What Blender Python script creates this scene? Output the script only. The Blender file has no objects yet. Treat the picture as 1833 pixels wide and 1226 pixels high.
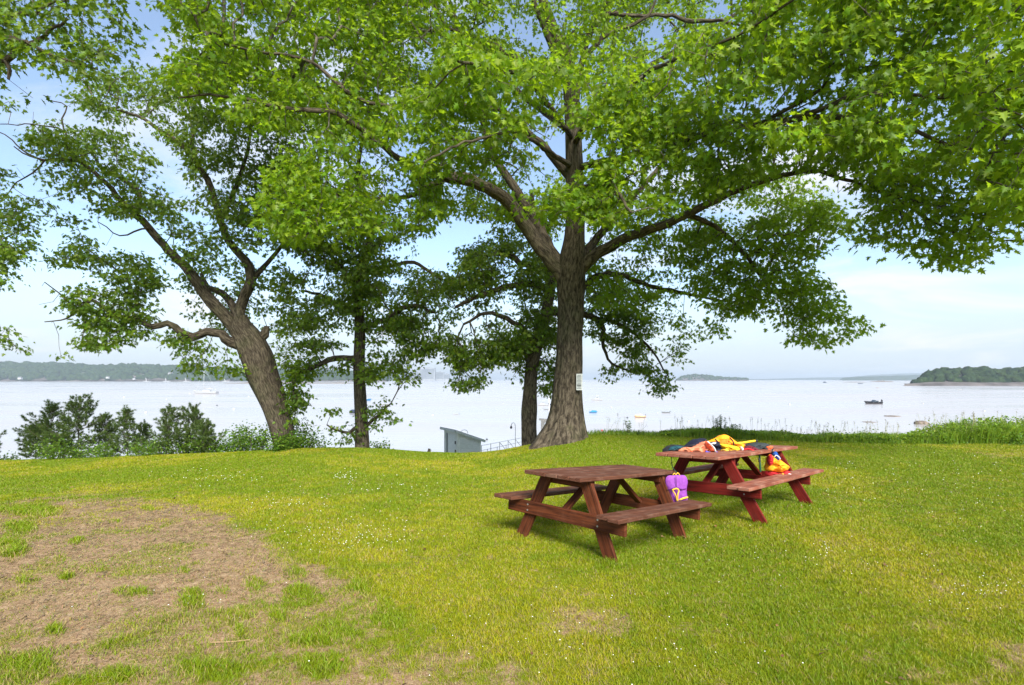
import bpy, math, random
import numpy as np
from mathutils import Vector
random.seed(7); rng = np.random.default_rng(11)
SC = bpy.context.scene; COL = SC.collection
# ---------------- camera ----------------
F, CX, HY, CAMH = 920.0, 916.5, 679.0, 1.755
cam_d = bpy.data.cameras.new('camera'); cam = bpy.data.objects.new('camera', cam_d); COL.objects.link(cam)
cam.location = (0, 0, CAMH); cam.rotation_euler = (math.radians(90), 0, 0)
cam_d.sensor_width = 36; cam_d.lens = F / 1833 * 36; cam_d.shift_y = (HY - 613) / 1833
cam_d.clip_start = .05; cam_d.clip_end = 60000
SC.camera = cam
# ---------------- light ----------------
SUN_EL, SUN_AZ = 40.0, 164.0     # azimuth clockwise from +Y: behind the camera, to the right
SKY_STR, SUN_STR, EXPO = 0.10, 3.6, 1.42
SC.view_settings.view_transform = 'Standard'; SC.view_settings.look = 'None'
SC.view_settings.gamma = 1; SC.view_settings.exposure = EXPO; SC.view_settings.use_curve_mapping = False
W = bpy.data.worlds.new('World'); SC.world = W; W.use_nodes = True
nt = W.node_tree; nt.nodes.clear()
def N(nt, t, **k):
    n = nt.nodes.new(t)
    for a, v in k.items():
        if a.startswith('_'): n.inputs[a[1:].replace('_', ' ')].default_value = v
        else: setattr(n, a, v)
    return n
def world():
    L = nt.links.new
    sky = N(nt, 'ShaderNodeTexSky', sky_type='NISHITA', sun_disc=False, sun_elevation=math.radians(SUN_EL),
            sun_rotation=math.radians(SUN_AZ), altitude=10, air_density=1.0, dust_density=.6, ozone_density=1.6)
    tc = N(nt, 'ShaderNodeTexCoord'); sep = N(nt, 'ShaderNodeSeparateXYZ'); L(tc.outputs['Generated'], sep.inputs[0])
    # clouds on a flat layer high above: direction / elevation
    zc = N(nt, 'ShaderNodeMath', operation='MAXIMUM'); L(sep.outputs[2], zc.inputs[0]); zc.inputs[1].default_value = .0
    za = N(nt, 'ShaderNodeMath', operation='ADD'); L(zc.outputs[0], za.inputs[0]); za.inputs[1].default_value = .12
    dx = N(nt, 'ShaderNodeMath', operation='DIVIDE'); L(sep.outputs[0], dx.inputs[0]); L(za.outputs[0], dx.inputs[1])
    dy = N(nt, 'ShaderNodeMath', operation='DIVIDE'); L(sep.outputs[1], dy.inputs[0]); L(za.outputs[0], dy.inputs[1])
    cb = N(nt, 'ShaderNodeCombineXYZ'); cb.inputs[2].default_value = 4.7; L(dx.outputs[0], cb.inputs[0]); L(dy.outputs[0], cb.inputs[1])
    n1 = N(nt, 'ShaderNodeTexNoise', _Scale=.8, _Detail=9.0, _Roughness=.62, _Distortion=.5); L(cb.outputs[0], n1.inputs['Vector'])
    r1 = N(nt, 'ShaderNodeMapRange', _From_Min=.52, _From_Max=.66); r1.inputs['To Max'].default_value = .9; L(n1.outputs[0], r1.inputs[0])
    # whitening towards the horizon
    hz = N(nt, 'ShaderNodeMapRange', _From_Min=.0, _From_Max=.25, _To_Min=.9, _To_Max=.14); L(zc.outputs[0], hz.inputs[0])
    hz.interpolation_type = 'SMOOTHERSTEP'
    m0 = N(nt, 'ShaderNodeMix', data_type='RGBA'); L(hz.outputs[0], m0.inputs[0]); L(sky.outputs[0], m0.inputs[6]); m0.inputs[7].default_value = HORIZ
    mx = N(nt, 'ShaderNodeMix', data_type='RGBA'); L(r1.outputs[0], mx.inputs[0]); L(m0.outputs[2], mx.inputs[6])
    mx.inputs[7].default_value = CLOUD
    bg = N(nt, 'ShaderNodeBackground', _Strength=SKY_STR); L(mx.outputs[2], bg.inputs[0])
    out = N(nt, 'ShaderNodeOutputWorld'); L(bg.outputs[0], out.inputs[0])
CLOUD = (3.9, 4.0, 4.1, 1); HORIZ = (2.75, 3.15, 3.55, 1)
world()
sd = bpy.data.lights.new('sun', 'SUN'); sd.energy = SUN_STR; sd.angle = math.radians(26); sd.color = (1, .96, .89)
so = bpy.data.objects.new('sun', sd); COL.objects.link(so)
_a = math.radians(SUN_AZ); _e = math.radians(SUN_EL)
sdir = Vector((math.sin(_a) * math.cos(_e), math.cos(_a) * math.cos(_e), math.sin(_e)))
so.rotation_euler = sdir.to_track_quat('Z', 'Y').to_euler(); so.location = (5, -5, 20)

# ---------------- helpers ----------------
def P(px, py, Y): return np.array([(px - CX) / F * Y, Y, CAMH - (py - HY) / F * Y])
def tag(o, label=None, cat=None, group=None, kind=None):
    if label: o['label'] = label
    if cat: o['category'] = cat
    if group: o['group'] = group
    if kind: o['kind'] = kind
    return o
def empty(name, loc, rz=0):
    o = bpy.data.objects.new(name, None); COL.objects.link(o); o.location = [float(v) for v in loc]; o.rotation_euler = (0, 0, rz)
    o.empty_display_size = .2
    return o
def mesh_obj(name, V, faces, mat=None, parent=None, uv=None, col=None, smooth=False, attr=None, loc=None):
    """V (n,3); faces: list of tuples or (m,k) array. Verts are local to the parent."""
    me = bpy.data.meshes.new(name)
    V = np.asarray(V, np.float32)
    if isinstance(faces, np.ndarray):
        m, k = faces.shape
        me.vertices.add(len(V)); me.vertices.foreach_set('co', V.ravel())
        me.loops.add(m * k); me.loops.foreach_set('vertex_index', faces.astype(np.int32).ravel())
        me.polygons.add(m); me.polygons.foreach_set('loop_start', (np.arange(m) * k).astype(np.int32))
        me.update(calc_edges=True)
    else:
        me.from_pydata(V.tolist(), [], [tuple(int(i) for i in f) for f in faces])
    if smooth: me.polygons.foreach_set('use_smooth', np.ones(len(me.polygons), bool))
    if uv is not None:     # per vertex
        li = np.empty(len(me.loops), np.int32); me.loops.foreach_get('vertex_index', li)
        l = me.uv_layers.new(name='UVMap'); l.data.foreach_set('uv', np.asarray(uv, np.float32)[li].ravel())
    if col is not None:
        c = me.color_attributes.new('tint', 'FLOAT_COLOR', 'POINT')
        cc = np.ones((len(V), 4), np.float32); cc[:, :np.asarray(col).shape[1]] = col; c.data.foreach_set('color', cc.ravel())
    if attr:
        for k_, a in attr.items():
            at = me.attributes.new(k_, 'FLOAT', 'POINT'); at.data.foreach_set('value', np.asarray(a, np.float32))
    if mat: me.materials.append(mat)
    me.update()
    o = bpy.data.objects.new(name, me); COL.objects.link(o)
    if parent is not None: o.parent = parent
    if loc is not None: o.location = [float(v) for v in loc]
    return o
class MB:
    def __init__(s): s.v = []; s.f = []; s.uv = []; s.n = 0
    def add(s, V, Fc, UV=None):
        V = np.asarray(V, float); s.v.append(V); s.f += [tuple(i + s.n for i in f) for f in Fc]
        s.uv.append(np.zeros((len(V), 2)) if UV is None else np.asarray(UV, float)); s.n += len(V)
    def build(s, name, mat, parent=None, smooth=False, off=(0, 0, 0), **k):
        V = np.concatenate(s.v) - np.asarray(off, float)
        return mesh_obj(name, V, s.f, mat, parent, uv=np.concatenate(s.uv), smooth=smooth, **k)
    def board(s, p0, p1, w, t, wdir, bev=.004, seed=None, round_end=0):
        """board from p0 to p1 (centre line), width w along wdir, thickness t across; bevelled edges; uv = (length, width)"""
        p0 = np.asarray(p0, float); p1 = np.asarray(p1, float); d = p1 - p0; L = np.linalg.norm(d); d /= L
        wd = np.asarray(wdir, float); wd = wd - d * wd.dot(d); wd /= np.linalg.norm(wd); td = np.cross(d, wd)
        hw, ht, b = w / 2, t / 2, min(bev, t * .3)
        sec = [(-hw + b, -ht), (hw - b, -ht), (hw, -ht + b), (hw, ht - b), (hw - b, ht), (-hw + b, ht), (-hw, ht - b), (-hw, -ht + b)]
        ns = max(2, int(L / .12)); sd = random.random() * 50
        V = []; U = []; Fc = []
        st = [(0, b)] + [(b + (L - 2 * b) * i / ns, 0) for i in range(ns + 1)] + [(L, b)]
        per = np.cumsum([0] + [math.dist(sec[i], sec[(i + 1) % 8]) for i in range(8)])
        for (x, ins) in st:
            wob = (math.sin(x * 3.1 + sd) * .0012, math.sin(x * 2.3 + sd * 2) * .0012)
            for i, (a, c) in enumerate(sec):
                a2 = a * (1 - ins / max(hw, 1e-6)) ; c2 = c * (1 - ins / max(ht, 1e-6))
                V.append(p0 + d * x + wd * (a2 + wob[0]) + td * (c2 + wob[1])); U.append((x + sd * 3, per[i] + sd))
        m = len(st)
        for j in range(m - 1):
            for i in range(8):
                k = (i + 1) % 8; Fc.append((j * 8 + i, j * 8 + k, j * 8 + 8 + k, j * 8 + 8 + i))
        Fc.append(tuple(range(7, -1, -1))); Fc.append(tuple((m - 1) * 8 + i for i in range(8)))
        s.add(V, Fc, U)
    def box(s, c, sz, rz=0, bev=0):
        c = np.asarray(c, float); sx, sy, sz_ = np.asarray(sz, float) / 2
        V = np.array([(x * sx, y * sy, z * sz_) for z in (-1, 1) for x, y in ((-1, -1), (1, -1), (1, 1), (-1, 1))])
        if rz: cs, sn = math.cos(rz), math.sin(rz); V[:, :2] = V[:, :2] @ np.array([[cs, sn], [-sn, cs]])
        s.add(V + c, [(3, 2, 1, 0), (4, 5, 6, 7), (0, 1, 5, 4), (1, 2, 6, 5), (2, 3, 7, 6), (3, 0, 4, 7)])
    def tube(s, pts, rad, n=6, cap=True, v0=0.0):
        V, Fc, U = tube_arrays(np.asarray(pts, float), rad, n, v0)
        if cap:
            V = np.concatenate([V, [pts[0]], [pts[-1]]]); U = np.concatenate([U, U[:1], U[-1:]])
            m = len(pts); q = n + 1; a = m * q
            Fc += [(a, i + 1, i) for i in range(n)] + [(a + 1, (m - 1) * q + i, (m - 1) * q + i + 1) for i in range(n)]
        s.add(V, Fc, U)
def tube_arrays(pts, rad, n=6, v0=0.0, disp=None):
    m = len(pts); rad = np.broadcast_to(np.asarray(rad, float), (m,))
    T = np.gradient(pts, axis=0); T /= np.linalg.norm(T, axis=1)[:, None] + 1e-9
    ref = np.array([1., 0, 0]) if abs(T[0][0]) < .8 else np.array([0, 1., 0])
    u = np.cross(T[0], ref); u /= np.linalg.norm(u)
    V = []; U = []; L = v0; q = n + 1
    th = np.linspace(0, 2 * np.pi, q)
    rm = rad.mean()
    for i in range(m):
        u = u - T[i] * u.dot(T[i]); u /= np.linalg.norm(u) + 1e-9; w = np.cross(T[i], u)
        if i: L += np.linalg.norm(pts[i] - pts[i - 1])
        r = rad[i] * np.ones(q)
        if disp is not None: r = disp(th, L, rad[i])
        V.append(pts[i] + (np.cos(th) * r)[:, None] * u + (np.sin(th) * r)[:, None] * w)
        U.append(np.stack([th * rm, np.full(q, L)], 1))
    Fc = [(i * q + j, i * q + j + 1, i * q + q + j + 1, i * q + q + j) for i in range(m - 1) for j in range(n)]
    return np.concatenate(V), Fc, np.concatenate(U)
def spline(pts, step):
    """Catmull-Rom through rows of any width; step in the units of the first 3 columns"""
    p = np.asarray(pts, float)
    if len(p) == 2: q = np.array([2 * p[0] - p[1], *p, 2 * p[1] - p[0]])
    else: q = np.vstack([2 * p[0] - p[1], p, 2 * p[-1] - p[-2]])
    out = []
    for i in range(1, len(q) - 2):
        n = max(1, int(round(np.linalg.norm(q[i + 1][:3] - q[i][:3]) / step)))
        for k in range(n):
            t = k / n; a, b, c, d = q[i - 1], q[i], q[i + 1], q[i + 2]
            out.append(.5 * (2 * b + (c - a) * t + (2 * a - 5 * b + 4 * c - d) * t * t + (3 * b - a - 3 * c + d) * t ** 3))
    out.append(p[-1]); return np.array(out)
# value noise in numpy
_tab = np.random.default_rng(5).random(65536)
def vnoise(x, y, s=1.0, seed=0):
    x = np.asarray(x, float) * s; y = np.asarray(y, float) * s
    xi = np.floor(x).astype(np.int64); yi = np.floor(y).astype(np.int64); fx = x - xi; fy = y - yi
    fx = fx * fx * (3 - 2 * fx); fy = fy * fy * (3 - 2 * fy)
    h = lambda a, b: _tab[(a * 7349 + b * 9151 + (a * b) * 31 + seed * 1013) & 65535]
    return (h(xi, yi) * (1 - fx) + h(xi + 1, yi) * fx) * (1 - fy) + (h(xi, yi + 1) * (1 - fx) + h(xi + 1, yi + 1) * fx) * fy
def fbm(x, y, s=1.0, seed=0, o=4):
    t = 0; a = .5; n = 0
    for k in range(o): t = t + a * vnoise(x, y, s * 2 ** k, seed + k * 17); n += a; a *= .5
    return t / n
def inpoly(px, py, poly):
    px = np.asarray(px, float); py = np.asarray(py, float); c = np.zeros(px.shape, bool); n = len(poly)
    for i in range(n):
        x1, y1 = poly[i]; x2, y2 = poly[(i + 1) % n]
        if y1 == y2: continue
        c ^= ((y1 > py) != (y2 > py)) & (px < (x2 - x1) * (py - y1) / (y2 - y1) + x1)
    return c
# ---------------- materials ----------------
def mat(name, base=(.5, .5, .5), rough=.7, spec=.3, metal=0):
    m = bpy.data.materials.new(name); m.use_nodes = True; b = m.node_tree.nodes['Principled BSDF']
    b.inputs['Base Color'].default_value = (*base, 1); b.inputs['Roughness'].default_value = rough
    b.inputs['Specular IOR Level'].default_value = spec; b.inputs['Metallic'].default_value = metal
    return m
def noisy(name, c1, c2, scale=5., rough=.7, spec=.25, bump=.0, bscale=None, stretch=(1, 1, 1), coord='Object', detail=6., lo=.35, hi=.65, c3=None, bdist=.01):
    m = mat(name, c1, rough, spec); t = m.node_tree; b = t.nodes['Principled BSDF']; L = t.links.new
    tc = N(t, 'ShaderNodeTexCoord'); mp = N(t, 'ShaderNodeMapping'); mp.inputs['Scale'].default_value = stretch; L(tc.outputs[coord], mp.inputs[0])
    n = N(t, 'ShaderNodeTexNoise', _Scale=scale, _Detail=detail, _Roughness=.6); L(mp.outputs[0], n.inputs['Vector'])
    r = N(t, 'ShaderNodeValToRGB'); L(n.outputs[0], r.inputs[0])
    r.color_ramp.elements[0].position = lo; r.color_ramp.elements[0].color = (*c1, 1)
    r.color_ramp.elements[1].position = hi; r.color_ramp.elements[1].color = (*c2, 1)
    if c3: e = r.color_ramp.elements.new(min(.98, hi + .12)); e.color = (*c3, 1)
    L(r.outputs[0], b.inputs['Base Color'])
    if bump:
        n2 = N(t, 'ShaderNodeTexNoise', _Scale=bscale or scale * 2, _Detail=8., _Roughness=.65); L(mp.outputs[0], n2.inputs['Vector'])
        bp = N(t, 'ShaderNodeBump', _Strength=bump, _Distance=bdist); L(n2.outputs[0], bp.inputs['Height']); L(bp.outputs[0], b.inputs['Normal'])
    return m
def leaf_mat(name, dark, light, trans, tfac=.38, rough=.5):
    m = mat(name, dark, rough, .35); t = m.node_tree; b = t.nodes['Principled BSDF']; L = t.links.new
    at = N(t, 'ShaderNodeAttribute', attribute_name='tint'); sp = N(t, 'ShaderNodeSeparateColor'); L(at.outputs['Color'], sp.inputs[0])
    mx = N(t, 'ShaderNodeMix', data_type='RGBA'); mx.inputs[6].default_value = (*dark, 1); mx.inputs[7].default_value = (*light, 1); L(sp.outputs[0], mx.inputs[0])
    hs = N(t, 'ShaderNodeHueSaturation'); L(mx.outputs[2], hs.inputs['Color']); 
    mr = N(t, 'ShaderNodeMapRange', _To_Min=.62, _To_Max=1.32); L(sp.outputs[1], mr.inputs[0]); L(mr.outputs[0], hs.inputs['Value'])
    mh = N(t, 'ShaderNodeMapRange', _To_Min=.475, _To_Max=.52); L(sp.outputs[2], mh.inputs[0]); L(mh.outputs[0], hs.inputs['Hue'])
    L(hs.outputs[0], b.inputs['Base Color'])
    tr = N(t, 'ShaderNodeBsdfTranslucent'); m2 = N(t, 'ShaderNodeMix', data_type='RGBA'); m2.inputs[0].default_value = .6
    L(hs.outputs[0], m2.inputs[6]); m2.inputs[7].default_value = (*trans, 1); L(m2.outputs[2], tr.inputs[0])
    ms = N(t, 'ShaderNodeMixShader'); ms.inputs[0].default_value = tfac
    L(b.outputs[0], ms.inputs[1]); L(tr.outputs[0], ms.inputs[2]); L(ms.outputs[0], t.nodes['Material Output'].inputs[0])
    return m
# ---------------- terrain ----------------
YC = 15.0; ZW = -5.75
_cx = [-400, 0, 100, 200, 400, 540, 640, 700, 760, 830, 870, 900, 950, 1000, 1060, 1130, 1250, 1450, 1650, 1833, 2200]
_cy = [835, 827, 824, 820, 812, 804, 803, 806, 811, 813, 811, 807, 797, 788, 778, 779, 784, 792, 795, 795, 797]
T1 = dict(c=(1.02, 5.775), th=.777, z0=-.032, ta=-.085, tb=.011, W=.742, L=1.875, Wf=1.232, Lf=1.394, hb=.448, bo=.821)
T2 = dict(c=(3.054, 7.06), th=.759, z0=.032, ta=-.042, tb=.043, W=.815, L=2.651, Wf=1.363, Lf=1.653, hb=.441, bo=.742)
def zg(x, y):
    x = np.asarray(x, float); y = np.asarray(y, float)
    yy = np.maximum(y, 4.0); px = np.clip(CX + F * x / yy, -400, 2200)
    yc = np.interp(px, _cx, _cy); zc = CAMH - (yc - HY) / F * YC
    t = np.clip((y - 5.5) / (YC - 5.5), 0, 1); t = t * t * (3 - 2 * t) * .55 + t * .45
    z = zc * t
    for T in (T1, T2):
        dx = x - T['c'][0]; dy = y - T['c'][1]; a = dx * math.cos(T['th']) + dy * math.sin(T['th']); b = dx * math.sin(T['th']) - dy * math.cos(T['th'])
        w = np.exp(-((dx * dx + dy * dy) / 1.9) ** 2); z = z + w * (T['z0'] + T['ta'] * a + T['tb'] * b - z)
    d = np.maximum(y - YC, 0); z = z - .09 * d - .034 * d * d * (d < 10) - (d >= 10) * (3.4 + .5 * (d - 10))
    z = np.maximum(z, ZW - 3 - .0005 * d)
    z = z + (fbm(x, y, .5, 3) - .5) * .05 * (y < 14.2)
    return z
def to_px(x, y, z): return CX + F * x / y, HY + F * (CAMH - z) / y
BARE1 = [(-600, 930), (0, 908), (100, 897), (200, 891), (290, 897), (360, 917), (440, 950), (500, 985), (560, 1010), (612, 1035), (600, 1056), (520, 1060), (440, 1095), (470, 1135), (400, 1165), (290, 1150), (250, 1185), (140, 1205), (60, 1175), (-600, 1280)]
BARE2 = [(430, 1050), (620, 1045), (705, 1080), (770, 1130), (880, 1180), (980, 1240), (960, 1320), (-500, 1400), (-400, 1200), (60, 1160), (250, 1150)]
DRYP = [(1060, 1110, 75, 28, .6), (1800, 1175, 60, 30, .65), (980, 1100, 50, 20, .3), (1650, 1215, 60, 15, .5), (905, 1205, 55, 22, .75), (1540, 1180, 30, 14, .35), (1480, 895, 25, 4, .35),
        (790, 1000, 60, 18, .25), (760, 960, 50, 12, .2), (1800, 818, 60, 5, .6), (980, 1050, 60, 12, .25), (740, 1150, 30, 14, .4), (160, 870, 160, 8, .3), (1700, 870, 30, 5, .3), (1250, 1120, 60, 14, .3), (1650, 1110, 60, 16, .35)]
TUFT = [(345, 1075, 33, 24), (240, 1060, 42, 9), (455, 1048, 26, 15), (530, 1030, 28, 16), (535, 1058, 36, 12), (100, 1130, 24, 13), (55, 1042, 26, 9), (18, 982, 38, 20), (60, 915, 60, 12), (140, 968, 22, 8), (430, 1128, 12, 14), (500, 1103, 24, 11),
        (400, 1058, 14, 10), (600, 1130, 60, 16), (560, 1150, 70, 12), (30, 945, 40, 14), (120, 1035, 22, 9), (260, 912, 12, 6), (330, 1020, 14, 5), (60, 1190, 60, 18), (220, 1210, 60, 18), (380, 1200, 70, 20), (120, 1040, 12, 5), (645, 1050, 30, 16), (700, 1110, 30, 20), (580, 1195, 60, 26), (205, 935, 15, 4), (520, 955, 12, 5)]
def cover(x, y):
    """bare 0..1, dry 0..1, lush 0..1 at ground points"""
    x = np.asarray(x, float); y = np.asarray(y, float); yy = np.maximum(y, .8); px, py = to_px(x, yy, zg(x, y))
    px = np.clip(px, -3000, 5000); py = np.clip(py, 600, 2500)
    n1 = fbm(x, y, 1.3, 21); n2 = fbm(x, y, 5.0, 31); n3 = fbm(x, y, 14.0, 41)
    wx = (n1 - .5) * 110 + (n2 - .5) * 60; wy = (fbm(x, y, 1.6, 55) - .5) * 36 + (n2 - .5) * 26 + (n3 - .5) * 12
    b1 = 0; b2 = 0
    for k in range(4):
        jx = (fbm(x, y, 3.2, 101 + k, 3) - .5) * 190; jy = (fbm(x, y, 3.2, 131 + k, 3) - .5) * 74
        b1 = b1 + inpoly(px + wx * .7 + jx, py + wy * .7 + jy, BARE1) * .25; b2 = b2 + inpoly(px + wx * .7 + jx, py + wy * .7 + jy, BARE2) * .25
    thin = np.clip((fbm(x, y, 2.3, 151) - .50) * 4.5, 0, .55) + np.clip((n3 - .52) * 3, 0, .3)
    bare = b1 * (1.0 - .75 * thin); bare = np.maximum(bare, b2 * np.clip((n2 * .6 + n3 * .35 + n1 * .25 - .46) * 3.2, 0, .92))
    lush = np.zeros_like(bare)
    for cx, cy, rx, ry in TUFT:
        d = ((px + wx * .18 - cx) / rx) ** 2 + ((py + wy * .3 - cy) / ry) ** 2; k = np.clip(1.2 - d * (.4 + n3 * 1.3), 0, 1) * np.clip(.15 + 1.1 * n3 + .2 * (rx > 28), 0, 1); lush = np.maximum(lush, k)
    lush = np.maximum(lush, np.clip((n1 * .5 + n2 * .5 - .50) * 4, 0, .6) * (b2 > 0))
    lush = lush * np.clip(.35 + 1.1 * fbm(x, y, 7., 501, 3), 0, 1)
    for cx, cy, rx, ry, a in DRYP:
        d = ((px + wx * .8 - cx) / rx) ** 2 + ((py + wy - cy) / ry) ** 2; bare = np.maximum(bare, a * np.clip(1.5 - d, 0, 1) * np.clip(.3 + (n3 - .3) * 2.2, 0, 1))
    near = np.clip((7.5 - y) / 4, 0, 1)
    bare = np.maximum(bare, np.clip((n2 * .5 + n3 * .5 - .63) * 6, 0, .7) * near)
    bare = np.clip(bare * (1 - lush), 0, 1)
    dry = np.clip((fbm(x, y, .55, 77) - .44) * 2.4 + (n2 - .5) * 1.3 + .12, 0, 1) * .8 + .35 * near * np.clip((n3 - .35) * 2, 0, 1)
    dry = np.clip(dry * (1 - .8 * lush), 0, 1)
    return bare, dry, lush
def axis(dense0, dense1, step, far, ratio=1.25):
    a = list(np.arange(dense0, dense1 + 1e-6, step)); s = step
    while a[-1] < far[1]: s *= ratio; a.append(a[-1] + s)
    s = step
    while a[0] > far[0]: s *= ratio; a.insert(0, a[0] - s)
    return np.array(a)
def ground():
    xs = axis(-15, 17, .075, (-3000, 3000)); ys = axis(1.6, 17, .075, (-300, 4000))
    X, Y = np.meshgrid(xs, ys); Z = zg(X, Y)
    b, d, l = cover(X, Y)
    fine = (np.abs(X) < 20) & (Y < 15) & (Y > 0)
    Z = Z + fine * (fbm(X, Y, 9.0, 8) - .5) * .022 * (.5 + b)
    nx, ny = len(xs), len(ys); idx = np.arange(nx * ny).reshape(ny, nx)
    Fc = np.stack([idx[:-1, :-1], idx[:-1, 1:], idx[1:, 1:], idx[1:, :-1]], -1).reshape(-1, 4)
    V = np.stack([X, Y, Z], -1).reshape(-1, 3)
    m = mat('soil_and_turf', (.2, .15, .1), .95, .1); t = m.node_tree; bs = t.nodes['Principled BSDF']; L = t.links.new
    tc = N(t, 'ShaderNodeTexCoord')
    def noise(sc, de=6., ro=.65): n = N(t, 'ShaderNodeTexNoise', _Scale=sc, _Detail=de, _Roughness=ro); L(tc.outputs['Object'], n.inputs['Vector']); return n
    def ramp(n, stops):
        r = N(t, 'ShaderNodeValToRGB'); L(n.outputs[0], r.inputs[0]); e = r.color_ramp.elements
        e[0].position, e[0].color = stops[0][0], (*stops[0][1], 1); e[1].position, e[1].color = stops[-1][0], (*stops[-1][1], 1)
        for p, c in stops[1:-1]: q = e.new(p); q.color = (*c, 1)
        return r
    soil = ramp(noise(9, 10, .72), [(.30, (.115, .058, .025)), (.43, (.225, .132, .066)), (.55, (.32, .205, .112)), (.68, (.45, .33, .20))])
    soil2 = ramp(noise(70, 6, .7), [(.33, (.085, .050, .025)), (.47, (.26, .17, .092)), (.63, (.50, .39, .25))])
    ms = N(t, 'ShaderNodeMix', data_type='RGBA'); ms.inputs[0].default_value = .5; L(soil.outputs[0], ms.inputs[6]); L(soil2.outputs[0], ms.inputs[7])
    turf = ramp(noise(55, 5, .7), [(.33, (.06, .085, .004)), (.5, (.16, .18, .008)), (.62, (.23, .235, .014)), (.74, (.27, .235, .05))])
    turf2 = ramp(noise(2.2, 5, .6), [(.35, (.09, .135, .004)), (.65, (.20, .205, .010))])
    mt = N(t, 'ShaderNodeMix', data_type='RGBA'); mt.inputs[0].default_value = .5; L(turf.outputs[0], mt.inputs[6]); L(turf2.outputs[0], mt.inputs[7])
    ab = N(t, 'ShaderNodeAttribute', attribute_name='bare'); mx = N(t, 'ShaderNodeMix', data_type='RGBA')
    nb = noise(24, 4); ad = N(t, 'ShaderNodeMath', operation='ADD'); L(ab.outputs['Fac'], ad.inputs[0])
    nm = N(t, 'ShaderNodeMapRange', _From_Min=.3, _From_Max=.7, _To_Min=-.3, _To_Max=.3); L(nb.outputs[0], nm.inputs[0]); L(nm.outputs[0], ad.inputs[1])
    rr = N(t, 'ShaderNodeMapRange', _From_Min=.15, _From_Max=.6); L(ad.outputs[0], rr.inputs[0]); L(rr.outputs[0], mx.inputs[0])
    L(mt.outputs[2], mx.inputs[6]); L(ms.outputs[2], mx.inputs[7]); L(mx.outputs[2], bs.inputs['Base Color'])
    bp = N(t, 'ShaderNodeBump', _Strength=.9, _Distance=.02); nn = noise(38, 8, .75); L(nn.outputs[0], bp.inputs['Height']); L(bp.outputs[0], bs.inputs['Normal'])
    o = mesh_obj('ground', V, Fc, m, smooth=True, attr={'bare': b.ravel()}); tag(o, kind='structure')
def water():
    m = mat('sea_water', (.375, .35, .345), .22, .4); t = m.node_tree; b = t.nodes['Principled BSDF']; L = t.links.new; b.inputs['IOR'].default_value = 1.33
    tc = N(t, 'ShaderNodeTexCoord'); mp = N(t, 'ShaderNodeMapping'); mp.inputs['Scale'].default_value = (.35, 1, 1); L(tc.outputs['Object'], mp.inputs[0])
    n = N(t, 'ShaderNodeTexNoise', _Scale=.9, _Detail=5., _Roughness=.6); L(mp.outputs[0], n.inputs['Vector'])
    mp2 = N(t, 'ShaderNodeMapping'); mp2.inputs['Scale'].default_value = (.16, 1, 1); L(tc.outputs['Object'], mp2.inputs[0]); n2 = N(t, 'ShaderNodeTexNoise', _Scale=.045, _Detail=5., _Roughness=.6); L(mp2.outputs[0], n2.inputs['Vector'])
    mr = N(t, 'ShaderNodeMapRange', _From_Min=.4, _From_Max=.6, _To_Min=.12, _To_Max=.30); L(n2.outputs[0], mr.inputs[0]); L(mr.outputs[0], b.inputs['Roughness'])
    bp = N(t, 'ShaderNodeBump', _Strength=.35, _Distance=.10); L(n.outputs[0], bp.inputs['Height']); L(bp.outputs[0], b.inputs['Normal'])
    R = 12000
    o = mesh_obj('water', [(-R, 10, ZW), (R, 10, ZW), (R, R, ZW), (-R, R, ZW)], [(0, 1, 2, 3)], m); tag(o, kind='structure')
ground(); water()
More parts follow.
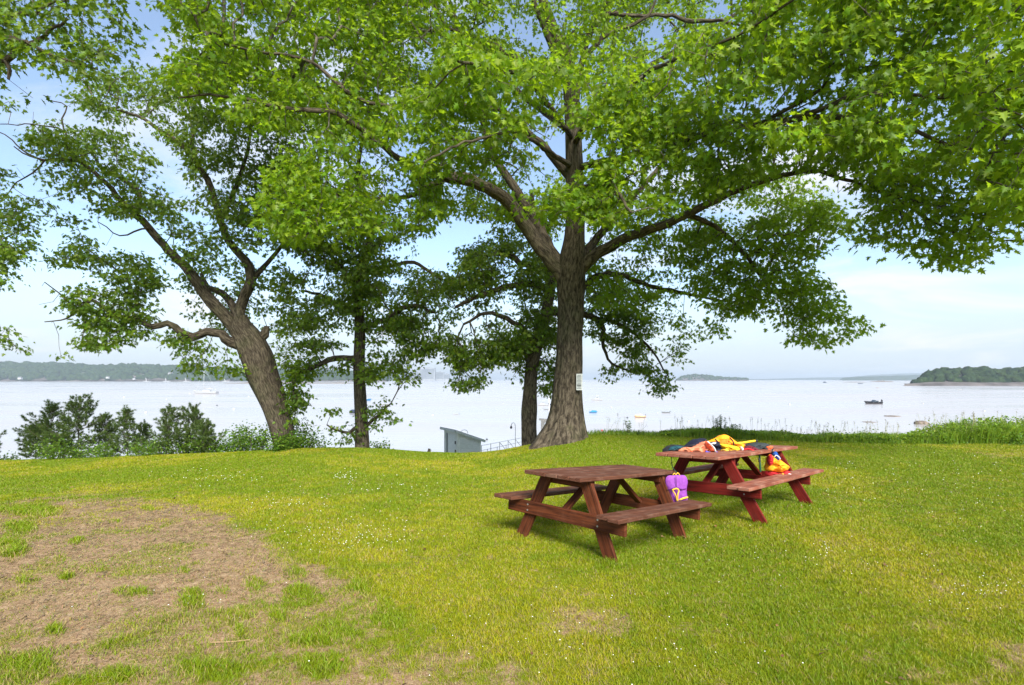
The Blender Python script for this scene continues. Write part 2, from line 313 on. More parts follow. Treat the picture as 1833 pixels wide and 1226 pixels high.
# ---------------- grass ----------------
def quant(x, y): return (y > 0)
def blades(n_try, y0, y1, dens_w, w_fn, h_fn, five, name, only='grass'):
    """uniform per square metre inside the view wedge (plus margin)"""
    pass
def grass():
    Vs = []; Fs3 = []; Cs = []; nv = 0
    def wedge(n, y0, y1):
        y = np.sqrt(rng.random(n) * (y1 * y1 - y0 * y0) + y0 * y0); x = (rng.random(n) * 2 - 1) * y * 1.12 + 0
        return x, y
    bands = [(1.3, 2.3, 9000), (2.3, 4.0, 19000), (4.0, 6.0, 11500), (6.0, 9.0, 6200), (9.0, 12.5, 3400), (12.5, 16.2, 2400)]
    for y0, y1, rho in bands:
        area = 1.12 * (y1 * y1 - y0 * y0); n = int(area * rho); x, y = wedge(n, y0, y1); q = int(4.5 * 2 * (y1 - y0) * rho * .42); y2 = y0 + (y1 - y0) * rng.random(q); s2 = np.where(rng.random(q) < .5, -1, 1); x2 = s2 * (y2 * 1.12 + 4.5 * rng.random(q))
        x = np.concatenate([x, x2]); y = np.concatenate([y, y2]); n = len(x)
        b, d, l = cover(x, y)
        # clump a little
        cl = fbm(x, y, 18, 91, 2); keep = rng.random(n) < np.clip((1 - b * 1.06), 0, 1) * np.clip(.35 + 1.3 * cl, .1, 1)
        keep |= (rng.random(n) < .022)
        x, y, b, d, l = x[keep], y[keep], b[keep], d[keep], l[keep]; n = len(x); z = zg(x, y) - .004
        h = (.013 + .020 * rng.random(n) + .017 * l * (1 + rng.random(n))) * np.clip(.7 + .8 * fbm(x, y, 3., 61), .6, 1.5); h = h * np.where(b > .5, .8, 1)
        for T in (T1, T2):
            for sa in (-1, 1):
                for sb in (-1, 1):
                    a_, b_ = sa * T['Lf'] / 2, sb * T['Wf'] / 2; fx = T['c'][0] + a_ * math.cos(T['th']) + b_ * math.sin(T['th']); fy = T['c'][1] + a_ * math.sin(T['th']) - b_ * math.cos(T['th'])
                    h = h * (1 + 1.3 * np.exp(-((x - fx) ** 2 + (y - fy) ** 2) / .012))
        w = np.maximum(.0014, .00048 * y) * (.7 + .7 * rng.random(n)) * (1 + .5 * l)
        az = rng.random(n) * 2 * np.pi; lean = (.25 + .75 * rng.random(n)) * h; la = rng.random(n) * 2 * np.pi
        wx, wy = np.cos(az) * w, np.sin(az) * w; lx, ly = np.cos(la) * lean, np.sin(la) * lean
        A = np.stack([x - wx, y - wy, z], 1); B = np.stack([x + wx, y + wy, z], 1)
        C = np.stack([x + lx, y + ly, z + h], 1); D = np.stack([x + lx * .35 + wx * .8, y + ly * .35 + wy * .8, z + h * .6], 1)
        E_ = np.stack([x + lx * .35 - wx * .8, y + ly * .35 - wy * .8, z + h * .6], 1)
        V = np.stack([A, B, D, E_, C], 1).reshape(-1, 3); k = np.arange(n) * 5 + nv
        Fs3.append(np.stack([k, k + 1, k + 2, k, k + 2, k + 3, k + 3, k + 2, k + 4], 1).reshape(-1, 3)); nv += n * 5
        dd = np.clip(d + (rng.random(n) - .5) * .35, 0, 1); dead = rng.random(n) < (.06 + .30 * d * d + .25 * (b > .3)) 
        green = np.stack([.130 + .06 * rng.random(n), .220 + .04 * rng.random(n), .003 + 0 * x], 1)
        yel = np.stack([.34 + .12 * rng.random(n), .335 + .07 * rng.random(n), .006 + 0 * x], 1)
        lsh = np.stack([.15 + .09 * rng.random(n), .24 + .06 * rng.random(n), .006 + 0 * x], 1)
        tan = np.stack([.33 + .1 * rng.random(n), .26 + .08 * rng.random(n), .08 + .05 * rng.random(n)], 1)
        c = green * (1 - dd[:, None]) + yel * dd[:, None]; c = c * (1 - l[:, None]) + lsh * l[:, None]; c = np.where(dead[:, None], tan, c)
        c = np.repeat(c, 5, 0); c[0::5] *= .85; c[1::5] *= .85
        Vs.append(V); Cs.append(c)
    m = mat('grass_blade', (.1, .2, .03), .55, .3); t = m.node_tree; b = t.nodes['Principled BSDF']; L = t.links.new
    at = N(t, 'ShaderNodeAttribute', attribute_name='tint'); L(at.outputs['Color'], b.inputs['Base Color'])
    tr = N(t, 'ShaderNodeBsdfTranslucent'); L(at.outputs['Color'], tr.inputs[0]); ms = N(t, 'ShaderNodeMixShader'); ms.inputs[0].default_value = .35
    L(b.outputs[0], ms.inputs[1]); L(tr.outputs[0], ms.inputs[2]); L(ms.outputs[0], t.nodes['Material Output'].inputs[0])
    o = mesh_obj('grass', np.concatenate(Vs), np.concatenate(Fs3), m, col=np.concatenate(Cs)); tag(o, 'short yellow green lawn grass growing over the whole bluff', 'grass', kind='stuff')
    # dead straw lying on the bare soil
    n = 75000; x, y = wedge(n, 2.3, 9.5); b, d, l = cover(x, y); k = rng.random(n) < (b * .9 + .10) * np.clip(.2 + 1.6 * fbm(x, y, 2.5, 301, 3), 0, 1); x, y = x[k], y[k]; n = len(x); z = zg(x, y) + .004 + rng.random(n) * .006
    a = rng.random(n) * 2 * np.pi; ln = .012 + .03 * rng.random(n); w = np.maximum(.0011, .00045 * y); dz = (rng.random(n) - .3) * .012
    ux, uy = np.cos(a), np.sin(a); V = np.stack([np.stack([x - ux * ln - uy * w, y - uy * ln + ux * w, z], 1), np.stack([x - ux * ln + uy * w, y - uy * ln - ux * w, z], 1),
        np.stack([x + ux * ln + uy * w, y + uy * ln - ux * w, z + dz + .006], 1), np.stack([x + ux * ln - uy * w, y + uy * ln + ux * w, z + dz + .006], 1)], 1).reshape(-1, 3)
    c = np.repeat(np.stack([.30 + .14 * rng.random(n), .22 + .12 * rng.random(n), .11 + .06 * rng.random(n)], 1) * (.4 + .7 * rng.random(n))[:, None], 4, 0)
    o = mesh_obj('dead_grass', V, np.arange(n * 4).reshape(-1, 4), m, col=c); tag(o, 'dry tan straw and thatch scattered over the bare soil', 'dead grass', kind='stuff')
    # small white clover flowers
    spots = [(620, 960, 120, 35, 260), (520, 905, 60, 12, 60), (370, 855, 90, 12, 60), (620, 858, 25, 10, 60), (1760, 1060, 90, 30, 90), (1550, 1010, 120, 40, 40), (1480, 890, 120, 50, 60), (1000, 1130, 300, 60, 60), (1300, 990, 200, 60, 50), (700, 880, 120, 25, 90), (1600, 850, 200, 40, 90), (1480, 995, 22, 8, 24), (1740, 900, 80, 60, 60), (1160, 1180, 300, 40, 40), (300, 1060, 200, 60, 40)]
    c_ = []
    for sx, sy, rx, ry, k in spots:
        for _ in range(int(k * .62)):
            px = random.gauss(sx, rx * .6); py = random.gauss(sy, ry * .6); Y = F * CAMH / max(py - HY, 115)
            for it in range(3): z0 = float(zg((px - CX) / F * Y, Y)); Y = F * (CAMH - z0) / max(py - HY, 112)
            if Y < 14.6: c_.append(((px - CX) / F * Y, Y))
    c_ = np.array(c_); n = len(c_); z = zg(c_[:, 0], c_[:, 1]) + .035 + rng.random(n) * .02; r = np.maximum(.004, .00085 * c_[:, 1]) * (.6 + .7 * rng.random(n))
    th = np.arange(6) * np.pi / 3
    ring = np.stack([c_[:, None, 0] + r[:, None] * np.cos(th), c_[:, None, 1] + r[:, None] * np.sin(th), np.repeat(z[:, None], 6, 1)], -1)
    top = np.stack([c_[:, 0], c_[:, 1], z + r * .8], -1)[:, None]; V = np.concatenate([ring, top], 1).reshape(-1, 3); b0 = np.arange(n)[:, None] * 7
    Fc = np.concatenate([np.stack([b0[:, 0] + i, b0[:, 0] + (i + 1) % 6, b0[:, 0] + 6], 1) for i in range(6)])
    o = mesh_obj('clover_flowers', V, Fc, mat('clover_white', (.75, .74, .70), .8)); tag(o, 'tiny white clover and daisy heads dotted across the lawn', 'flowers', kind='stuff')
    # clods
    n = 5200; x, y = wedge(n * 3, 2.3, 9.0); b, d, l = cover(x, y); k = rng.random(len(x)) < b * .8; x, y = x[k][:n], y[k][:n]; n = len(x); z = zg(x, y)
    s = .003 + .014 * rng.random(n) ** 4; oc = np.array([(1, 0, 0), (0, 1, 0), (-1, 0, 0), (0, -1, 0), (0, 0, .7), (0, 0, -.7)])
    V = (oc[None] * s[:, None, None] * (1 + .5 * (rng.random((n, 6, 1)) - .5)) + np.stack([x, y, z + s * .3], 1)[:, None]).reshape(-1, 3)
    fo = np.array([(0, 1, 4), (1, 2, 4), (2, 3, 4), (3, 0, 4), (1, 0, 5), (2, 1, 5), (3, 2, 5), (0, 3, 5)]); Fc = (fo[None] + (np.arange(n) * 6)[:, None, None]).reshape(-1, 3)
    o = mesh_obj('soil_crumbs', V, Fc, noisy('soil_crumb', (.06, .038, .022), (.24, .18, .12), 30., .95)); tag(o, 'small clods and pebbles lying on the bare soil', 'soil crumbs', kind='stuff')
grass()
def litter():
    n = 300; y = np.sqrt(rng.random(n) * (14 ** 2 - 2.4 ** 2) + 2.4 ** 2); x = (rng.random(n) * 2 - 1) * y * 1.05; z = zg(x, y) + .03
    d = rng.normal(size=(n, 3)); d[:, 2] *= .3; nn = rng.normal(size=(n, 3)) * .5; nn[:, 2] += 1; t = rng.random((n, 3))
    m = leaf_mat('fallen_leaf_brown', (.07, .035, .015), (.26, .16, .06), (.3, .2, .08), .1)
    o = leaf_mesh('fallen_leaves', None, (0, 0, 0), np.stack([x, y, z], 1), d, nn, .018 + .026 * rng.random(n), t, m, False); tag(o, 'small brown fallen leaves and bits scattered over the lawn', 'fallen leaves', kind='stuff')
# a pale stick on the soil
def stick():
    a, b = ((375, 1154), (448, 1149)); pts = []
    for (px, py) in (a, (412, 1153), b):
        Y = F * CAMH / (py - HY); pts.append(((px - CX) / F * Y, Y, float(zg((px - CX) / F * Y, Y)) + .012))
    m = MB(); m.tube(spline(pts, .05), .0026, 5); o = m.build('dry_stalk', mat('dry_stalk_tan', (.36, .24, .13), .9)); tag(o, 'thin tan dry stalk lying on the bare soil between grass tufts', 'stick')
stick()
# ---------------- trees ----------------
def bark_mat(name, dark, mid, light, sx=16., sy=2.4, bump=.9, moss=.25):
    m = mat(name, mid, .92, .12); t = m.node_tree; b = t.nodes['Principled BSDF']; L = t.links.new
    tc = N(t, 'ShaderNodeTexCoord'); mp = N(t, 'ShaderNodeMapping'); mp.inputs['Scale'].default_value = (sx, sy, 1); L(tc.outputs['UV'], mp.inputs[0])
    n = N(t, 'ShaderNodeTexNoise', _Scale=1.0, _Detail=9., _Roughness=.68, _Distortion=.6); L(mp.outputs[0], n.inputs['Vector'])
    r = N(t, 'ShaderNodeValToRGB'); L(n.outputs[0], r.inputs[0]); e = r.color_ramp.elements
    e[0].position = .36; e[0].color = (*dark, 1); e[1].position = .66; e[1].color = (*light, 1); q = e.new(.50); q.color = (*mid, 1)
    n2 = N(t, 'ShaderNodeTexNoise', _Scale=1.6, _Detail=5., _Roughness=.6); L(tc.outputs['Object'], n2.inputs['Vector'])
    r2 = N(t, 'ShaderNodeMapRange', _From_Min=.50, _From_Max=.72, _To_Min=0, _To_Max=moss); L(n2.outputs[0], r2.inputs[0])
    mx = N(t, 'ShaderNodeMix', data_type='RGBA'); L(r2.outputs[0], mx.inputs[0]); L(r.outputs[0], mx.inputs[6]); mx.inputs[7].default_value = (.085, .105, .035, 1)
    L(mx.outputs[2], b.inputs['Base Color'])
    bp = N(t, 'ShaderNodeBump', _Strength=bump, _Distance=.03); L(n.outputs[0], bp.inputs['Height']); L(bp.outputs[0], b.inputs['Normal'])
    return m
BARK = bark_mat('grey_brown_bark', (.014, .011, .008), (.068, .054, .037), (.150, .124, .088), 26., 5.0, 1.)
TWIG = noisy('twig_bark', (.035, .028, .021), (.15, .128, .10), 9., .9, .15)
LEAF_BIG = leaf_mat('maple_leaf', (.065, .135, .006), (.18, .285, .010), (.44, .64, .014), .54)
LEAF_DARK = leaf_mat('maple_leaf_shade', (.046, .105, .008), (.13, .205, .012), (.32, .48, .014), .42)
LEAF_SHRUB = leaf_mat('shrub_leaf', (.055, .12, .010), (.14, .24, .02), (.3, .5, .02), .38)

# maple leaf outline, one half; x across, y along (stem at 0)
HALF = np.array([(0, 0), (.14, -.05), (.40, -.08), (.27, .12), (.62, .30), (.36, .34), (.19, .40), (.44, .68), (.17, .64), (.12, .74), (0, 1.02)])
KITE = np.array([(0, 0), (.30, .16), (.42, .42), (.20, .62), (0, 1.0)])
def leaf_mesh(name, parent, origin, pos, tip, nrm, size, tint, material, lobed=True):
    """every leaf: two halves folded along the midrib"""
    half = HALF if lobed else KITE; h = len(half)
    t = tip / np.linalg.norm(tip, axis=1)[:, None]; s = np.cross(t, nrm); s /= np.linalg.norm(s, axis=1)[:, None] + 1e-9; u = np.cross(s, t)
    fold = .10 + .22 * rng.random(len(pos)); curl = -.45 * rng.random(len(pos))
    vs = []
    idx = [(0, +1)] ;
    pts = [(0, 0, 0)] + [(x, y, 1) for x, y in half[1:-1]] + [(0, 1, 0)] + [(-x, y, 1) for x, y in half[1:-1]]
    pts = np.array(pts)
    X = pts[:, 0][None, :, None]; Y = pts[:, 1][None, :, None]
    Z = np.abs(X) * fold[:, None, None] + curl[:, None, None] * Y * Y
    V = pos[:, None] + size[:, None, None] * (X * s[:, None] * .95 + Y * t[:, None] + Z * u[:, None])
    nv = len(pts); n = len(pos); V = (V - np.asarray(origin)).reshape(-1, 3)
    a = list(range(0, h)); b = [0, h - 1] + list(range(nv - 1, h - 1, -1))
    Fc = np.concatenate([np.array(a)[None] + (np.arange(n) * nv)[:, None], np.array(b)[None] + (np.arange(n) * nv)[:, None]])
    return mesh_obj(name, V, Fc, material, parent, col=np.repeat(tint, nv, 0))
def vprof(poly):
    a = np.array(poly, float); return a[:, 0].min(), a[:, 0].max(), a[:, 1].min(), a[:, 1].max()
def sample_poly(poly, holes, dfn, spread, lai, leaf, per, leafy=.34):
    """foliage clump centres inside an outline seen from the lawn, each at its own depth"""
    x0, x1, y0, y1 = vprof(poly); out = []
    m = 60; gx, gy = np.meshgrid(np.linspace(x0, x1, m), np.linspace(y0, y1, m)); ins = inpoly(gx.ravel(), gy.ravel(), poly)
    gx, gy = gx.ravel()[ins], gy.ravel()[ins]; D = dfn(gx, gy); cell = (x1 - x0) * (y1 - y0) / m / m
    n = int((cell / (leafy * (leaf * F / D) ** 2)).sum() * lai / per)
    k = 0; tries = 0
    while len(out) < n and tries < n * 40:
        tries += 1; px = random.uniform(x0, x1); py = random.uniform(y0, y1)
        if not inpoly(px, py, poly): continue
        if any(((px - hx) / hr) ** 2 + ((py - hy) / hs) ** 2 < 1 for hx, hy, hr, hs in holes): continue
        # patchy: favours some areas so that clumps and gaps form
        if random.random() > np.clip((float(fbm(px, py, .022, 5, 3)) - .28) * 3.2, .12, 1): continue
        D = float(dfn(np.array([px]), np.array([py]))[0]) + random.uniform(-1, 1) * spread
        q = P(px, py, D)
        if any((q[0] - o[0]) ** 2 + (q[1] - o[1]) ** 2 + (q[2] - o[2]) ** 2 < (.12 + .012 * tries / max(n, 1)) ** 2 * (tries < n * 6) for o in out[-60:]): continue
        out.append(q)
    return np.array(out)
def grow(name, base, limbs, polys, label, leaf=.13, per=18, seed=1, material=None, bare=[], trunk_fn=None, lobed=True, rc=.30, cat='tree', group=None, tip_light=.5, trunk_n=20, barkm=None, lk=1., tk=1.):
    """limbs: list of [(px,py,depth,half width px), ...]; first is the trunk. polys: foliage outlines"""
    random.seed(seed); g = np.random.default_rng(seed)
    root = empty(name, base); tag(root, label, cat, group); base = np.asarray(base, float)
    nodes = []; rads = []; tm = MB()
    for li, lb in enumerate(limbs):
        kk = lk if li else tk; p = np.array([[*P(a, b, d), r * kk * d / F] for a, b, d, r in lb]); s = spline(p, .22 if li else .16)
        if li: s[1:-1, :3] += (g.random((len(s) - 2, 3)) - .5) * .05
        s[:, 3] = np.maximum(s[:, 3], .006)
        if li == 0 and trunk_fn: V, Fc, U = tube_arrays(s[:, :3], s[:, 3], 72, 0, trunk_fn)
        else:
            ph = g.random() * 9
            def dsp(th, L, r, ph=ph): return r * (1 + .07 * np.sin(th * 2 + ph + L * .8) + .05 * np.sin(th * 3 - L * 1.7 + ph) + .035 * np.sin(th * 7 + L * .9))
            V, Fc, U = tube_arrays(s[:, :3], s[:, 3], trunk_n if li == 0 else 12, 0, dsp)
        tm.add(V, Fc, U)
        if li or trunk_fn is None: tm.add([s[-1, :3]], [])
        for q in s[(2 if li else int(len(s) * .45)):]: nodes.append(q[:3]); rads.append(q[3])
    tm.build('trunk', barkm or BARK, root, smooth=True, off=base)
    NP = [np.array(q) for q in nodes]; NR = list(rads); par = [-1] * len(NP); ns = len(NP)
    # attraction points
    A = []; lv = []
    for pl in polys:
        a = sample_poly(pl['p'], pl.get('h', []), pl['d'], pl.get('s', 1.), pl.get('lai', 2.), pl.get('leaf', leaf), per)
        A.append(a); lv += [pl.get('leaf', leaf)] * len(a)
    A = np.concatenate(A) if A else np.zeros((0, 3)); lv = np.array(lv)
    kinds = [0] * len(A)
    bp = np.array([P(x, y, d) for x, y, d in bare]).reshape(-1, 3); A = np.concatenate([A, bp]); kinds += [1] * len(bp); lv = np.concatenate([lv, [leaf] * len(bp)])
    buf = np.zeros((len(NP) + len(A) * 12 + 10, 3)); buf[:len(NP)] = NP; cnt = len(NP)
    hang = np.zeros(len(buf))            # extra path length so far
    parr = -np.ones(len(buf), int)
    d0 = np.array([((buf[:cnt] - a) ** 2).sum(1).min() for a in A]); order = np.argsort(d0)
    chains = []; ends = {}
    for oi in order:
        a = A[oi]; dd = np.sqrt(((buf[:cnt] - a) ** 2).sum(1)); cost = dd + .25 * hang[:cnt]
        j = int(np.argmin(cost)); s0 = buf[j]; dist = dd[j]
        if dist < .05: ends[oi] = (j, np.array([0, 0, 1.])); continue
        k = max(1, min(10, int(dist / .3))); v = a - s0
        perp = np.cross(v, g.normal(size=3)); perp /= np.linalg.norm(perp) + 1e-9
        prev = j; path = [j]
        amp = .10 * dist * g.random(); sag = .06 * dist
        for i in range(1, k + 1):
            t = i / k; q = s0 + v * t + (perp * amp + np.array([0, 0, sag])) * math.sin(t * math.pi) + g.normal(size=3) * .02 * (i < k)
            buf[cnt] = q; parr[cnt] = prev; hang[cnt] = hang[prev] + np.linalg.norm(q - buf[prev]); prev = cnt; cnt += 1
        ends[oi] = (prev, v / (np.linalg.norm(v) + 1e-9))
    # pipe model radii
    rad = np.zeros(cnt); E = 2.3; tip = .0052
    acc = np.zeros(cnt)
    for oi, (e, _) in ends.items(): acc[e] += tip ** E
    for i in range(cnt - 1, ns - 1, -1):
        acc[i] = max(acc[i], tip ** E); p = parr[i]
        if p >= ns: acc[p] += acc[i]
    rad = acc ** (1 / E); rad = np.minimum(rad, .055)
    kids = {}
    for i in range(ns, cnt): kids.setdefault(parr[i], []).append(i)
    VV = []; FF = []; nv = 0
    # chains: follow thickest child
    starts = [(parr[i], i) for i in range(ns, cnt) if parr[i] < ns]
    while starts:
        p, i = starts.pop(); pts = [buf[p]]; rr = [min(rad[i], NR[p] * .8 if p < ns else rad[i])]
        while True:
            pts.append(buf[i]); rr.append(rad[i] * .92)
            ch = kids.get(i, [])
            if not ch: break
            ch = sorted(ch, key=lambda c: -rad[c]); starts += [(i, c) for c in ch[1:]]; i = ch[0]
        n = 3 if rr[0] < .008 else (4 if rr[0] < .016 else 6)
        V, Fc, U = tube_arrays(np.array(pts), rr, n); VV.append(V); FF.append(np.array(Fc) + nv); nv += len(V)
    mesh_obj('branches', np.concatenate(VV) - base, np.concatenate(FF), TWIG, root, smooth=True)
    # leaves
    pos = []; tipd = []; nr = []; sz = []; ti = []
    top = A[:, 2].max(); bot = A[:, 2].min()
    for oi, (e, v) in ends.items():
        if kinds[oi]: continue
        n = max(4, int(per * (.6 + .8 * g.random()))); c = buf[e]; L = lv[oi]; R = rc * .92 * (L / .11) ** .5
        off = g.normal(size=(n, 3)) * np.array([R, R, R * .42]) * .62; off[:, 2] -= .25 * (off[:, 0] ** 2 + off[:, 1] ** 2)
        p = c + off; out = off.copy(); out[:, 2] = 0; out = out / (np.linalg.norm(out, axis=1)[:, None] + 1e-6) + g.normal(size=(n, 3)) * .55 + v * .3; out[:, 2] -= .75
        nn = g.normal(size=(n, 3)) * .62; nn[:, 2] += .8
        cl = g.random()
        pos.append(p); tipd.append(out); nr.append(nn); sz.append(L * (.5 + .85 * g.random(n)))
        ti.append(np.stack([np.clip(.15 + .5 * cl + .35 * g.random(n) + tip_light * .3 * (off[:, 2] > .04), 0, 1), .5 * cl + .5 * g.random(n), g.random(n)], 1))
    pos = np.concatenate(pos); 
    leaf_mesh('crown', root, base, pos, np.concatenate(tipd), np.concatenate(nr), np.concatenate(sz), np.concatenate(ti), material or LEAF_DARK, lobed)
    print(name, label[:30], 'clusters', len(A), 'leaves', len(pos))
    return root
def lin(x0, d0, x1, d1): return lambda x, y: d0 + (d1 - d0) * np.clip((x - x0) / (x1 - x0), 0, 1)
def flat(d): return lambda x, y: np.full(np.shape(x), float(d))
def gpt(px, Y, dz=0.): x = (px - CX) / F * Y; return (x, Y, float(zg(x, Y)) + dz)

def trunk_big(th, L, r):
    k = np.exp(-L / .42); lob = .5 + .5 * np.cos(th * 3 + .6) * .6 + .25 * np.cos(th * 5 + 2.) + .15 * np.cos(th * 8 + 1)
    R = r * (1 + .34 * k * (lob - .45)); fade = np.exp(-max(L - 3.2, 0))
    # deep seams running up the trunk
    for c, w, a in ((-1.9, .10, .10), (-1.15, .08, .06), (.4, .12, .07), (2.3, .12, .08), (-2.6, .09, .05)):
        dd = np.abs((th - c - .12 * math.sin(L * 1.3 + c) + np.pi) % (2 * np.pi) - np.pi); R = R * (1 - a * fade * np.exp(-(dd / w) ** 2) * (1 + 1.2 * k))
    rid = vnoise(th * 9 / 6.2832 * 3.0 % 27, np.full_like(th, L * 1.6), 1.0, 3); R = R + (rid - .5) * .022
    R[-1] = R[0]
    return R
def big_tree():
    D = 14.6
    trunk = [(1008, 803, D, 62), (1008, 790, D, 50), (1011, 770, D, 39), (1014, 740, D, 31), (1016, 700, D, 26.5), (1019, 650, D, 24.5), (1020, 600, D, 23), (1022, 550, D, 23), (1022, 505, D, 25), (1024, 470, D, 24), (1028, 430, D, 19), (1030, 380, D, 17), (1029, 330, D, 16), (1027, 270, D, 15), (1024, 200, D, 14), (1018, 130, D, 13), (1008, 90, D, 11), (990, 50, D + .2, 9), (972, 0, D + .3, 8), (950, -80, D + .4, 6), (940, -200, D + .5, 3)]
    limbs = [trunk,
     [(1018, 520, D, 17), (1000, 485, D, 17), (975, 455, D - .1, 16.5), (950, 420, D - .2, 15.5), (925, 380, D - .4, 14), (905, 355, D - .5, 13.5), (870, 335, D - .8, 12), (830, 322, D - 1.2, 10), (790, 318, D - 1.7, 9), (740, 300, D - 2.2, 8), (690, 265, D - 2.8, 7), (640, 225, D - 3.2, 6.5), (590, 200, D - 3.5, 6), (527, 197, D - 3.7, 5), (450, 180, D - 3.8, 4), (377, 168, D - 4, 2.5), (320, 175, D - 4.1, 1.5)],
     [(1016, 500, D, 14), (990, 455, D + .1, 14), (960, 400, D + .3, 12.5), (930, 350, D + .5, 11), (900, 305, D + .7, 9.5), (880, 265, D + .9, 8), (860, 200, D + 1, 7), (840, 120, D + 1.1, 5), (810, 20, D + 1.2, 4), (780, -80, D + 1.3, 3)],
     [(870, 335, D - .8, 8), (845, 315, D - .9, 7), (815, 312, D - 1.1, 6.5), (775, 330, D - 1.4, 6), (730, 350, D - 1.7, 5), (680, 355, D - 2.2, 4), (620, 370, D - 2.6, 3), (570, 385, D - 2.8, 2)],
     [(1022, 320, D, 10), (1000, 295, D - .1, 9), (975, 262, D - .2, 8.5), (945, 235, D - .3, 8), (915, 208, D - .5, 7), (890, 195, D - .8, 5), (850, 190, D - 1.4, 4), (800, 185, D - 2, 4), (745, 190, D - 2.6, 5), (715, 192, D - 2.9, 5), (680, 188, D - 3.1, 4), (620, 165, D - 3.3, 4.5), (558, 110, D - 3.5, 4), (480, 95, D - 3.7, 3.5), (420, 84, D - 3.9, 2.5), (363, 68, D - 4, 1.5)],
     [(1018, 150, D, 9), (1005, 115, D, 8), (985, 75, D, 8), (972, 40, D - .1, 7), (955, 0, D - .2, 6), (930, -60, D - .3, 4)],
     [(915, 100, D - .2, 6), (885, 82, D - .3, 6), (850, 68, D - .5, 4), (800, 50, D - .8, 3)],
     [(1018, 140, D - .1, 7), (950, 118, D - .1, 6), (915, 100, D - .2, 6)],
     [(1030, 190, D, 8), (1040, 120, D + .1, 7), (1052, 70, D + .1, 6.5), (1070, 40, D + .1, 6), (1090, 24, D + .1, 5.5), (1130, 28, D, 4), (1190, 27, D - .1, 4), (1240, 37, D - .2, 5), (1290, 38, D - .3, 3.5), (1340, 48, D - .4, 2)],
     [(1045, 105, D, 6), (1075, 70, D - .1, 6), (1085, 40, D - .2, 6.5), (1090, 0, D - .2, 5.5), (1092, -80, D - .2, 4)],
     [(1060, 80, D, 5), (1100, 55, D - .2, 4), (1150, 35, D - .4, 4), (1170, 10, D - .5, 3), (1190, -60, D - .6, 2)],
     [(1030, 495, D, 16), (1052, 468, D - .1, 14), (1085, 443, D - .2, 12), (1130, 422, D - .4, 10.5), (1180, 405, D - .7, 9.5), (1230, 385, D - .9, 8.5), (1290, 355, D - 1.3, 7.5), (1340, 333, D - 1.7, 6.5), (1400, 315, D - 2.2, 6), (1450, 306, D - 2.8, 5.5), (1500, 318, D - 3.2, 4.5), (1545, 332, D - 3.6, 3.5), (1600, 350, D - 4.2, 3), (1680, 370, D - 4.6, 2.2), (1760, 385, D - 5, 1.5)],
     [(1030, 480, D, 12), (1058, 440, D + .3, 10), (1085, 405, D + .6, 8.5), (1110, 380, D + .9, 7.5), (1140, 345, D + 1.3, 6), (1180, 300, D + 1.7, 5), (1220, 240, D + 2.1, 4)],
     [(1230, 385, D - .9, 6), (1270, 400, D - .8, 5.5), (1310, 430, D - .6, 5), (1345, 470, D - .4, 4.5), (1370, 505, D - .2, 3.5), (1410, 540, D, 2.5), (1470, 575, D + .1, 1.5)],
     [(1036, 520, D + .1, 8), (1070, 495, D + .5, 7), (1110, 492, D + .9, 6), (1150, 508, D + 1.2, 5.5), (1200, 520, D + 1.4, 5), (1250, 530, D + 1.5, 3.5), (1300, 540, D + 1.6, 2)],
     [(1034, 300, D, 8), (1100, 285, D - 1.2, 7.5), (1200, 260, D - 2.6, 7), (1300, 232, D - 3.9, 7.5), (1380, 222, D - 4.6, 7), (1440, 208, D - 5.2, 6.5), (1490, 185, D - 5.6, 5), (1540, 172, D - 6, 5), (1610, 165, D - 6.4, 4), (1690, 172, D - 6.7, 3), (1780, 165, D - 7, 2)],
     [(1300, 232, D - 3.9, 5), (1400, 215, D - 4.8, 6), (1470, 212, D - 5.2, 6), (1540, 213, D - 5.6, 5), (1580, 225, D - 5.8, 4.5), (1640, 236, D - 6, 4), (1700, 258, D - 6.2, 3.5), (1770, 272, D - 6.4, 2.5), (1850, 275, D - 6.6, 1.5)],
     [(1360, 222, D - 4.4, 5), (1420, 190, D - 4.9, 4.5), (1470, 160, D - 5.3, 4), (1490, 120, D - 5.6, 3.5), (1530, 70, D - 5.9, 3), (1580, 20, D - 6.2, 2.2), (1640, -60, D - 6.5, 1.5)],
     [(1026, 260, D, 7), (1060, 210, D - 1.5, 6), (1130, 150, D - 3, 5), (1220, 100, D - 4.4, 4), (1330, 60, D - 5.4, 3.5), (1420, 0, D - 6.2, 3)],
     [(1026, 250, D, 7), (990, 200, D - 1.6, 6), (940, 140, D - 3, 5), (880, 120, D - 4.2, 4), (820, 110, D - 5, 3)],
     [(1028, 340, D, 6), (1060, 330, D - 1.5, 6), (1090, 330, D - 3, 5), (1110, 350, D - 4, 4), (1130, 380, D - 4.4, 2.5)],
     [(1026, 300, D, 6), (980, 270, D - 1.4, 5), (930, 240, D - 2.8, 4), (880, 240, D - 4, 3.2), (820, 260, D - 4.8, 2.5), (760, 290, D - 5.2, 2)],
     [(1600, 350, D - 4.2, 3), (1660, 390, D - 4.3, 2.5), (1720, 420, D - 4.4, 2), (1790, 430, D - 4.5, 1.5)],
     [(1026, 240, D, 8), (1080, 180, D + 1.8, 7), (1160, 120, D + 3.4, 5), (1260, 60, D + 4.5, 4), (1360, 0, D + 5.2, 3)],
     [(1026, 240, D, 8), (960, 190, D + 1.8, 7), (880, 130, D + 3.2, 5), (760, 60, D + 4.2, 4), (640, 0, D + 4.6, 3)]]
    far, near = D + 1.5, D - 4.5
